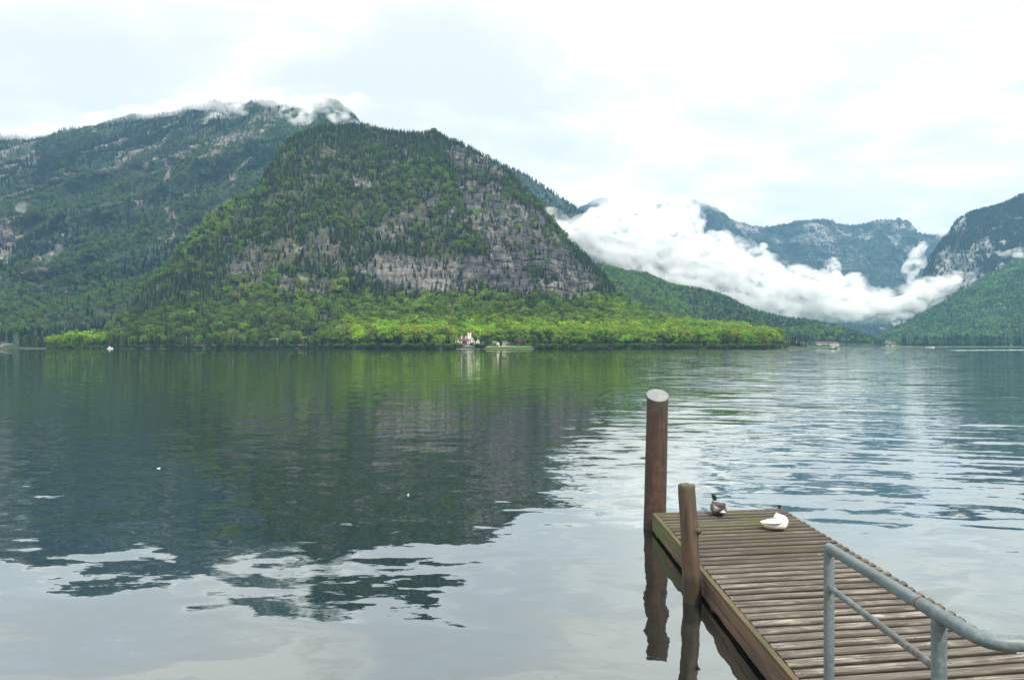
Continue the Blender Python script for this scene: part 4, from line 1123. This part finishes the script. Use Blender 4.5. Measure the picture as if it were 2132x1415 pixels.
def post_material(name, c1, c2, moss, mossz, rust):
    m, t, out = material(name)
    b = t.new('ShaderNodeBsdfPrincipled'); p = t.pos()
    v = t.noise(t.scaled(p, (16, 16, 1.1)), 1.0, 6, .62, .4).outputs[0]; n = t.noise(p, 5.0, 6, .65).outputs[0]
    c = t.mix(t.maprange(v, .36, .64), c1, c2); c = t.mix(t.math('MULTIPLY', t.maprange(n, .46, .62), .7), c, rust)
    s = t.new('ShaderNodeSeparateXYZ'); t.l.new(p, s.inputs[0])
    w = t.math('ADD', s.outputs[2], t.math('MULTIPLY', t.math('SUBTRACT', n, .5), .9))
    top = t.maprange(w, mossz[0], mossz[1]); c = t.mix(t.math('MULTIPLY', top, .8), c, moss)
    wet_ = t.maprange(w, .42, .1); c = t.mix(t.math('MULTIPLY', wet_, .85), c, (.022, .018, .012))   # wet, weedy foot at the waterline
    t.l.new(c, b.inputs['Base Color']); b.inputs['Roughness'].default_value = .75
    bp = t.new('ShaderNodeBump'); bp.inputs['Distance'].default_value = .02; bp.inputs['Strength'].default_value = .7; t.l.new(v, bp.inputs['Height']); t.l.new(bp.outputs[0], b.inputs['Normal'])
    t.l.new(b.outputs[0], out.inputs[0]); return m
PM1 = post_material('rusty brown pile', (.021, .014, .011), (.055, .031, .022), (.04, .036, .022), (1.75, 2.2), (.095, .04, .023))
PM2 = post_material('weathered log', (.035, .026, .017), (.10, .07, .045), (.065, .06, .038), (1.0, 1.5), (.075, .036, .022))
PX1, PY1 = (1363 - CX) / FPX * 12.62, 12.62
p1r = empty('mooring_post', (PX1, PY1, 0)); tag(p1r, 'tall thick rust-brown mooring post with a slanted pale metal cap at the dock corner', 'post')
m_ = MB(); n = 32; zs = [-1.6, -.4, 0, .4, .9, 1.4, 1.8, 2.1]; r_ = [.185, .184, .182, .180, .178, .176, .175, .175]
def ring(z, r, lean=.02, slant=0.0, jit=.0):
    return [(r * math.cos(2 * math.pi * k / n) * (1 + jit * math.sin(k * 3.1 + z * 5)) + z * lean, r * math.sin(2 * math.pi * k / n), z + slant * math.sin(2 * math.pi * k / n)) for k in range(n)]
rings = [ring(z, r, .022, 0, .012) for z, r in zip(zs[:-1], r_)] + [ring(2.17, .175, .022, .088)]
vs = [v for rg in rings for v in rg]; fs = [(i * n + k, i * n + (k + 1) % n, (i + 1) * n + (k + 1) % n, (i + 1) * n + k) for i in range(len(rings) - 1) for k in range(n)] + [tuple((len(rings) - 1) * n + k for k in range(n))]
m_.add(vs, fs); m_.build('shaft', PM1, p1r, smooth=True)
m_ = MB(); a = ring(2.172, .179, .022, .088); b2 = ring(2.184, .179, .022, .089); b3 = ring(2.188, .174, .022, .088)
m_.add(a + b2 + b3, [(k, (k + 1) % n, n + (k + 1) % n, n + k) for k in range(n)] + [(n + k, n + (k + 1) % n, 2 * n + (k + 1) % n, 2 * n + k) for k in range(n)] + [tuple(2 * n + k for k in range(n))])
m_.build('cap', simple('pale metal cap', (.2, .215, .22), .5, .2, 8, metal=.1), p1r, smooth=True)

p2r = empty('mooring_post', ((1441 - CX) / FPX * 9.0 - .0, 9.0, 0)); tag(p2r, 'shorter rough wooden mooring post with a knot at the side of the dock', 'post')
m_ = MB(); n = 28
lean = -.045
rings = []
for z in np.concatenate([[-1.6, -.5], np.linspace(-.1, 1.36, 40)]):
    rr_ = .104 - .004 * z
    rg = []
    for k in range(n):
        a = 2 * math.pi * k / n
        bump = .03 * math.exp(-((z - .86) / .06) ** 2) * max(0, math.cos(a + .35)) ** 3 + .012 * math.exp(-((z - .30) / .05) ** 2) * max(0, math.cos(a + 2.2)) ** 3
        w = .0035 * math.sin(a * 5 + z * 4) + .003 * math.sin(z * 9 + a) + (.012 * max(0, .86 - z) * (z > 0) * max(0, math.cos(a)))
        rg.append(((rr_ + bump + w) * math.cos(a) + lean * z, (rr_ + bump + w) * math.sin(a), z))
    rings.append(rg)
rg = [(x * .93 + lean * 1.36 * .07, y_ * .93, 1.372 + .006 * math.sin(k * 1.3)) for k, (x, y_, z) in enumerate(rings[-1])]; rings.append(rg)
vs = [v for q in rings for v in q]; fs = [(i * n + k, i * n + (k + 1) % n, (i + 1) * n + (k + 1) % n, (i + 1) * n + k) for i in range(len(rings) - 1) for k in range(n)] + [tuple((len(rings) - 1) * n + k for k in range(n))]
m_.add(vs, fs); m_.build('shaft', PM2, p2r, smooth=True)
m_ = MB(); m_.tube([(.04, -.06, .85), (.088, -.085, .845)], [.045, .026], 12); m_.build('knot', PM2, p2r, smooth=True)

# ------------------------------------------------------------------ handrail
def rail_material():
    m, t, out = material('chipped grey rail paint')
    b = t.new('ShaderNodeBsdfPrincipled'); p = t.pos()
    n = t.noise(p, 9.0, 6, .7).outputs[0]; n2 = t.noise(p, 38.0, 5, .7).outputs[0]; n3 = t.noise(p, 2.0, 3, .5).outputs[0]
    c = t.mix(t.maprange(n3, .3, .7), (.07, .095, .10), (.115, .15, .155))
    c = t.mix(t.math('MULTIPLY', t.maprange(n2, .48, .66), .32), c, (.30, .35, .35))
    c = t.mix(t.math('MULTIPLY', t.maprange(n, .58, .66), .5), c, (.07, .085, .09))
    a = t.new('ShaderNodeAttribute'); a.attribute_name = 'tint'; sp = t.new('ShaderNodeSeparateColor'); t.l.new(a.outputs['Color'], sp.inputs[0])
    chip = t.maprange(t.math('ADD', t.math('MULTIPLY', n, .6), t.math('MULTIPLY', n2, .5)), .585, .61)
    c = t.mix(t.math('MULTIPLY', chip, sp.outputs[0]), c, (.10, .06, .045))
    t.l.new(c, b.inputs['Base Color']); b.inputs['Roughness'].default_value = .42; b.inputs['Specular IOR Level'].default_value = .5
    bp = t.new('ShaderNodeBump'); bp.inputs['Distance'].default_value = .0015; t.l.new(n2, bp.inputs['Height']); t.l.new(bp.outputs[0], b.inputs['Normal'])
    t.l.new(b.outputs[0], out.inputs[0]); return m
RAIL = rail_material()
rail = empty('handrail', (2.25, 5.45, DECK)); tag(rail, 'chipped blue-grey tubular steel handrail at the near end of the dock', 'handrail')
inv = Vector(rail.location)
def Pt(px, py, Y): return Vector(at(px, py, Y))
A = Pt(1726, 1140, 5.45)
path = [A, Pt(1955, 1279, 3.87), Pt(2008, 1310, 3.66), Pt(2034, 1324, 3.57), Pt(2058, 1333, 3.52), Pt(2084, 1338, 3.495), Pt(2115, 1339, 3.49)]
path += [path[-1] + Vector((.5, .01, 0)), path[-1] + Vector((2.2, .04, 0))]
t_ = DB(); t_.tube(path, [.036] * len(path), 20, col=(.15, 0, 0)); t_.build('top_rail', RAIL, rail, smooth=True)
for q, nm in ((path[0], 0), (path[1], 1), (path[-1] - Vector((.6, 0, 0)), 2)):
    t_ = DB(); x, yy, z = q
    if nm == 0:
        t_.tube([(x, yy, DECK - .03), (x, yy, z - .03), (x, yy, z - .008), (x + .002, yy - .012, z), ], [.036, .036, .035, .030], 20, col=(.1, 0, 0))
    else: t_.tube([(x, yy, DECK - .03 if nm < 2 else -.5), (x, yy, z - .01)], .037, 20, col=(.1, 0, 0))
    t_.tube([(x, yy, DECK - .004), (x, yy, DECK + .008)], .075, 20, col=(.5, 0, 0))
    t_.build('rail_post', RAIL, rail, smooth=True)
t_ = DB(); t_.tube([Pt(1726, 1221, 5.45) + Vector((0, 0, 0)), Pt(1955, 1394, 3.87)], .022, 16, col=(1, 0, 0)); t_.build('middle_rail', RAIL, rail, smooth=True)
u_ = (path[1] - path[0]).normalized(); c_ = Pt(1917, 1254, 4.06)
tt = (c_ - path[0]).dot(u_); c_ = path[0] + u_ * tt
t_ = DB(); t_.tube([c_ - u_ * .006, c_ + u_ * .006], .0375, 20); t_.build('weld_seam', simple('red-brown weld', (.16, .06, .04), .8, .3, 30), rail, smooth=True)
# quay the dock starts from, under the camera
qm = MB(); qm.box((0, -3.8, .2), (60, 12.4, 1.9)); qo = qm.build('quay', STONE, bevel=.04); tag(qo, 'stone quay the dock starts from', None, None, 'structure')

mallard(); white_duck()
# two white feathers drifting on the water
for px, py, L_, lab in ((330, 975, .042, 'tiny white feather floating on the dark water at the left'), (849, 1030, .024, 'tinier white feather floating on the dark water nearer the middle')):
    Y = CAMZ * FPX / (py - YH)
    m_ = MB(); body_loft(m_, [(-L_, 0, .02, .002, .001, (.8, .8, .78)), (-L_ * .5, 0, .008, L_ * .35, .002, (.8, .8, .78)), (L_ * .2, 0, .006, L_ * .4, .002, (.8, .8, .78)), (L_, 0, .03, .004, .001, (.8, .8, .78))], 8, 3)
    f_ = m_.build('floating_feather', FEATHER, smooth=True); f_.location = ((px - CX) / FPX * Y, Y, 0); f_.rotation_euler = (.5, 0, .8); tag(f_, lab, 'feather')

# ------------------------------------------------------------------ low clouds
def cloud_material(name, dens, col=(1, 1, 1), an=0.0):
    m, t, out = material(name)
    v = t.new('ShaderNodeVolumePrincipled'); v.inputs['Color'].default_value = (*col, 1); v.inputs['Density'].default_value = dens; v.inputs['Anisotropy'].default_value = an
    t.l.new(v.outputs[0], out.inputs['Volume']); return m
def white_surface(name):
    m, t, out = material(name)
    d = t.new('ShaderNodeBsdfDiffuse'); d.inputs[0].default_value = (.93, .93, .93, 1); tr = t.new('ShaderNodeBsdfTranslucent'); tr.inputs[0].default_value = (.93, .93, .93, 1)
    mx = t.new('ShaderNodeMixShader'); mx.inputs[0].default_value = .4; t.l.new(d.outputs[0], mx.inputs[1]); t.l.new(tr.outputs[0], mx.inputs[2]); t.l.new(mx.outputs[0], out.inputs[0]); return m
def puffs(name, balls, voxel, amp, scl, mats, parent=None, seed=0, octs=5):
    bm = bmesh.new()
    for (x, y, z, r, *e) in balls:
        sx, sy, sz = e if e else (1, 1, 1)
        bmesh.ops.create_icosphere(bm, subdivisions=2, radius=1, matrix=Matrix.Translation((x, y, z)) @ Matrix.Diagonal((r * sx, r * sy, r * sz, 1)))
    me = bpy.data.meshes.new(name); bm.to_mesh(me); bm.free()
    o = bpy.data.objects.new(name, me); COL.objects.link(o)
    md = o.modifiers.new('r', 'REMESH'); md.mode = 'VOXEL'; md.voxel_size = voxel
    dg = bpy.context.evaluated_depsgraph_get(); ev = bpy.data.meshes.new_from_object(o.evaluated_get(dg))
    o.modifiers.clear(); bpy.data.objects.remove(o)
    n = len(ev.vertices); co = np.empty(n * 3, dtype=np.float32); ev.vertices.foreach_get('co', co); co = co.reshape(-1, 3).astype(float)
    no = np.empty(n * 3, dtype=np.float32); ev.vertex_normals.foreach_get('vector', no); no = no.reshape(-1, 3)
    d = fbm(co * scl, octs, seed, .55, False)
    d2 = 1 - np.abs(2 * fbm(co * scl * 1.7, 3, seed + 9) - 1) * 2
    co = co + no * ((d - .5) * 2 * amp + d2 * amp * .35)[:, None]
    ev.vertices.foreach_set('co', co.astype(np.float32).ravel()); ev.update()
    ev.polygons.foreach_set('use_smooth', np.ones(len(ev.polygons), dtype=bool))
    ev.materials.clear()
    return link(name, ev, mats, parent)

ctop = [(1140, 448), (1160, 462), (1190, 478), (1215, 468), (1240, 452), (1280, 432), (1310, 424), (1336, 420), (1350, 444), (1375, 456), (1400, 440), (1418, 430), (1432, 465), (1450, 500), (1490, 498), (1520, 502), (1560, 532), (1620, 562), (1700, 582), (1735, 590), (1760, 596), (1785, 576), (1800, 600), (1840, 618), (1880, 606), (1920, 590), (1960, 572), (1990, 568), (2004, 584)]
cbot = [(1140, 470), (1170, 490), (1210, 530), (1250, 555), (1300, 562), (1350, 575), (1400, 598), (1450, 608), (1500, 622), (1560, 640), (1640, 650), (1760, 656), (1840, 660), (1900, 648), (1960, 616), (2004, 592)]
rc = random.Random(5); shell = []; core = []
px = 1140
while px < 2006:
    t0, b0 = float(np.interp(px, *zip(*ctop))), float(np.interp(px, *zip(*cbot)))
    th = b0 - t0; Yc = 2230 + (px - 1140) * .10
    n_ = max(1, int(th / 24))
    for i in range(n_):
        py = t0 + th * (i + .5) / n_; r = th / n_ * .62 * Yc / FPX * rc.uniform(.85, 1.15)
        x, yy, z = at(px + rc.uniform(-4, 4), py + rc.uniform(-3, 3), Yc + rc.uniform(-50, 60) * (th / 100 + .3))
        shell.append((x, yy, z, r, 1.1, 1.4, .95))
    if th > 14:
        for _ in range(2):
            r = rc.uniform(4, 9) * Yc / FPX; x, yy, z = at(px + rc.uniform(-6, 6), t0 + rc.uniform(2, 12) + r / Yc * FPX * .4, Yc + rc.uniform(-30, 30)); shell.append((x, yy, z, r))
    px += 7 if th > 40 else 5
bank = empty('cloud_bank', (700, 2250, 150)); tag(bank, 'thick white cloud bank lying in the valley below the blue range', 'cloud', None, 'stuff')
def billow_material(name, dens, s1, s2, lo_=.34, hi_=.50, step=.16):
    m, t, out = material(name); p = t.pos()
    v = t.new('ShaderNodeVolumePrincipled'); v.inputs['Color'].default_value = (1, 1, 1, 1); v.inputs['Anisotropy'].default_value = 0.0
    n = t.noise(t.scaled(p, (1, .8, 1.15)), s1, 6, .66, .6).outputs[0]
    t.l.new(t.math('MULTIPLY', t.maprange(n, lo_, hi_), dens), v.inputs['Density'])
    t.l.new(v.outputs[0], out.inputs['Volume']); m.cycles.volume_step_rate = step; return m
taper = lambda x, yy: float(np.interp(CX + x / yy * FPX, [1140, 1230, 1700, 1850, 2006], [.75, .98, .84, .72, .55]))
inner = [(x, y_, z, max(r * .86 - 5, 3) * taper(x, y_), *e) for (x, y_, z, r, *e) in shell]
outer = [(x, y_, z, (r * 1.12 + 16) * taper(x, y_), *e) for (x, y_, z, r, *e) in shell]
for nm, bl_, mat_, am in (('cloud', inner, billow_material('valley cloud', .05, .010, 0, .31, .58), 8.0), ('cloud_veil', outer, billow_material('cloud veil', .022, .017, 0, .44, .62, .2), 30.0)):
    shl = puffs(nm, bl_, 8.0, am, .016, [mat_], None, 7); shl.parent = bank; shl.matrix_parent_inverse = Matrix.Translation(-Vector(bank.location))

WISP = billow_material('thin cloud', .045, .028, 0, .42, .66, .3); WISP2 = billow_material('thinner cloud', .016, .012, 0, .42, .62, .3); FAINT = billow_material('faint mist', .02, .02, 0, .40, .66, .3)
def wisp(name, pts, mat, label, voxel=6.0, amp=7.0, scl=.03, seed=1):
    """pts: px, py, Y, radius in px, stretch x, stretch z"""
    balls = []
    for (px, py, Y, rp_, ex_, ez_) in pts:
        x, yy, z = at(px, py, Y); balls.append((x, yy, z, rp_ * Y / FPX, ex_, 1.0, ez_))
    o = puffs(name, balls, voxel, amp, scl, [mat], None, seed); tag(o, label, 'cloud', None, 'stuff'); return o
def streak(a, b, Y, r0, r1, n=9, seed=0):
    rg = random.Random(seed); out = []
    for i in range(n):
        t = i / (n - 1); out.append((a[0] + (b[0] - a[0]) * t + rg.uniform(-3, 3), a[1] + (b[1] - a[1]) * t + rg.uniform(-3, 3), Y + rg.uniform(-15, 15), (r0 + (r1 - r0) * t) * rg.uniform(1.0, 1.7), 1.0, 1.0))
    return out
W = []
W += streak((455, 232), (398, 292), 2120, 12, 5, 12, 1) + streak((500, 225), (455, 262), 2120, 14, 8, 8, 2) + streak((600, 235), (528, 275), 2120, 8, 4, 10, 3) + streak((620, 262), (560, 290), 2120, 8, 6, 8, 4) + streak((640, 240), (610, 270), 2120, 12, 9, 6, 5) + streak((735, 262), (690, 238), 2120, 12, 12, 6, 6)
wisp('cloud_wisp', W, WISP, 'torn white wisps trailing down from the crest behind the mountain top', 6, 8, .035, 21)
caps = [(px, 213 + 8 * math.sin(px * .03) + rc.uniform(-5, 5), 2200 + rc.uniform(-60, 60), rc.uniform(13, 24), 1.8, .8) for px in range(395, 750, 7)]
wisp('cloud_cap', caps, WISP2, 'soft cloud cap hiding the crest behind the mountain top', 8, 10, .02, 22)
caps = [(px, float(np.interp(px, [-80, 0, 140, 200, 300, 380], [284, 278, 276, 250, 236, 224])) + rc.uniform(-4, 4), 2230 + rc.uniform(-60, 40), rc.uniform(13, 21), 2.0, .8) for px in range(-80, 400, 11)]
wisp('cloud_cap', caps, WISP2, 'flat grey-white cloud lying on the crest at the left edge', 8, 9, .02, 23)
caps = [(px, float(np.interp(px, [1230, 1300, 1400, 1500, 1560], [412, 414, 412, 428, 448])) + rc.uniform(-4, 4), 4700 + rc.uniform(-60, 60), rc.uniform(11, 18), 2.0, .8) for px in range(1236, 1530, 9)]
wisp('cloud_cap', caps, cloud_material('far thin cloud', .005), 'grey-white cloud resting on the far blue range above the cloud bank', 12, 18, .01, 24)
wisp('cloud_wisp', streak((40, 438), (60, 415), 1500, 10, 8, 6, 7) + streak((30, 445), (22, 470), 1500, 5, 3, 4, 17), FAINT, 'small white cloud puff low on the slope at the left edge', 4, 5, .05, 25)
wisp('cloud_wisp', streak((125, 512), (105, 545), 1300, 6, 6, 7, 8) + streak((112, 530), (138, 556), 1300, 4, 4, 6, 9) + streak((80, 588), (110, 575), 1300, 5, 4, 6, 10), FAINT, 'forked faint wisp on the lower slope at the left', 4, 4, .05, 26)
FARW = billow_material('far wisp', .05, .022, 0, .42, .64, .3)
wisp('cloud_wisp', streak((1590, 512), (1606, 545), 3300, 7, 4, 8, 11), FARW, 'thin upright wisp before the blue range, left of the others', 8, 8, .02, 27)
wisp('cloud_wisp', streak((1735, 540), (1745, 590), 2900, 6, 12, 9, 12), FARW, 'pointed wisp rising from the middle of the cloud bank', 8, 8, .02, 28)
wisp('cloud_wisp', streak((1925, 512), (1905, 548), 2250, 7, 12, 8, 13) + streak((1905, 550), (1885, 562), 2250, 10, 7, 6, 14) + streak((1900, 560), (1893, 590), 2250, 8, 4, 6, 30), WISP, 'tall bright wisp rising above the right part of the cloud bank', 6, 8, .03, 29)
wisp('cloud_wisp', streak((2070, 528), (2180, 535), 2050, 4, 10, 12, 15) + streak((2100, 522), (2170, 520), 2050, 4, 8, 8, 16), WISP, 'flat thin cloud streak against the cliffs at the right edge', 6, 6, .03, 30)
wisp('cloud_wisp', streak((1955, 492), (1972, 478), 2600, 6, 5, 5, 18), WISP, 'small white puff in the notch where the right mountain meets the far range', 6, 6, .03, 31)

# ------------------------------------------------------------------ air
hz, t, out = material('valley haze')
v = t.new('ShaderNodeVolumePrincipled'); v.inputs['Color'].default_value = (.32, .60, .90, 1); v.inputs['Density'].default_value = 0.00009; v.inputs['Anisotropy'].default_value = 0.2
t.l.new(v.outputs[0], out.inputs['Volume'])
hb = MB(); hb.box((0, 3550, 492), (19000, 8100, 1000)); ho = hb.build('haze', hz); tag(ho, 'thin blue air in the valley', None, None, 'stuff')
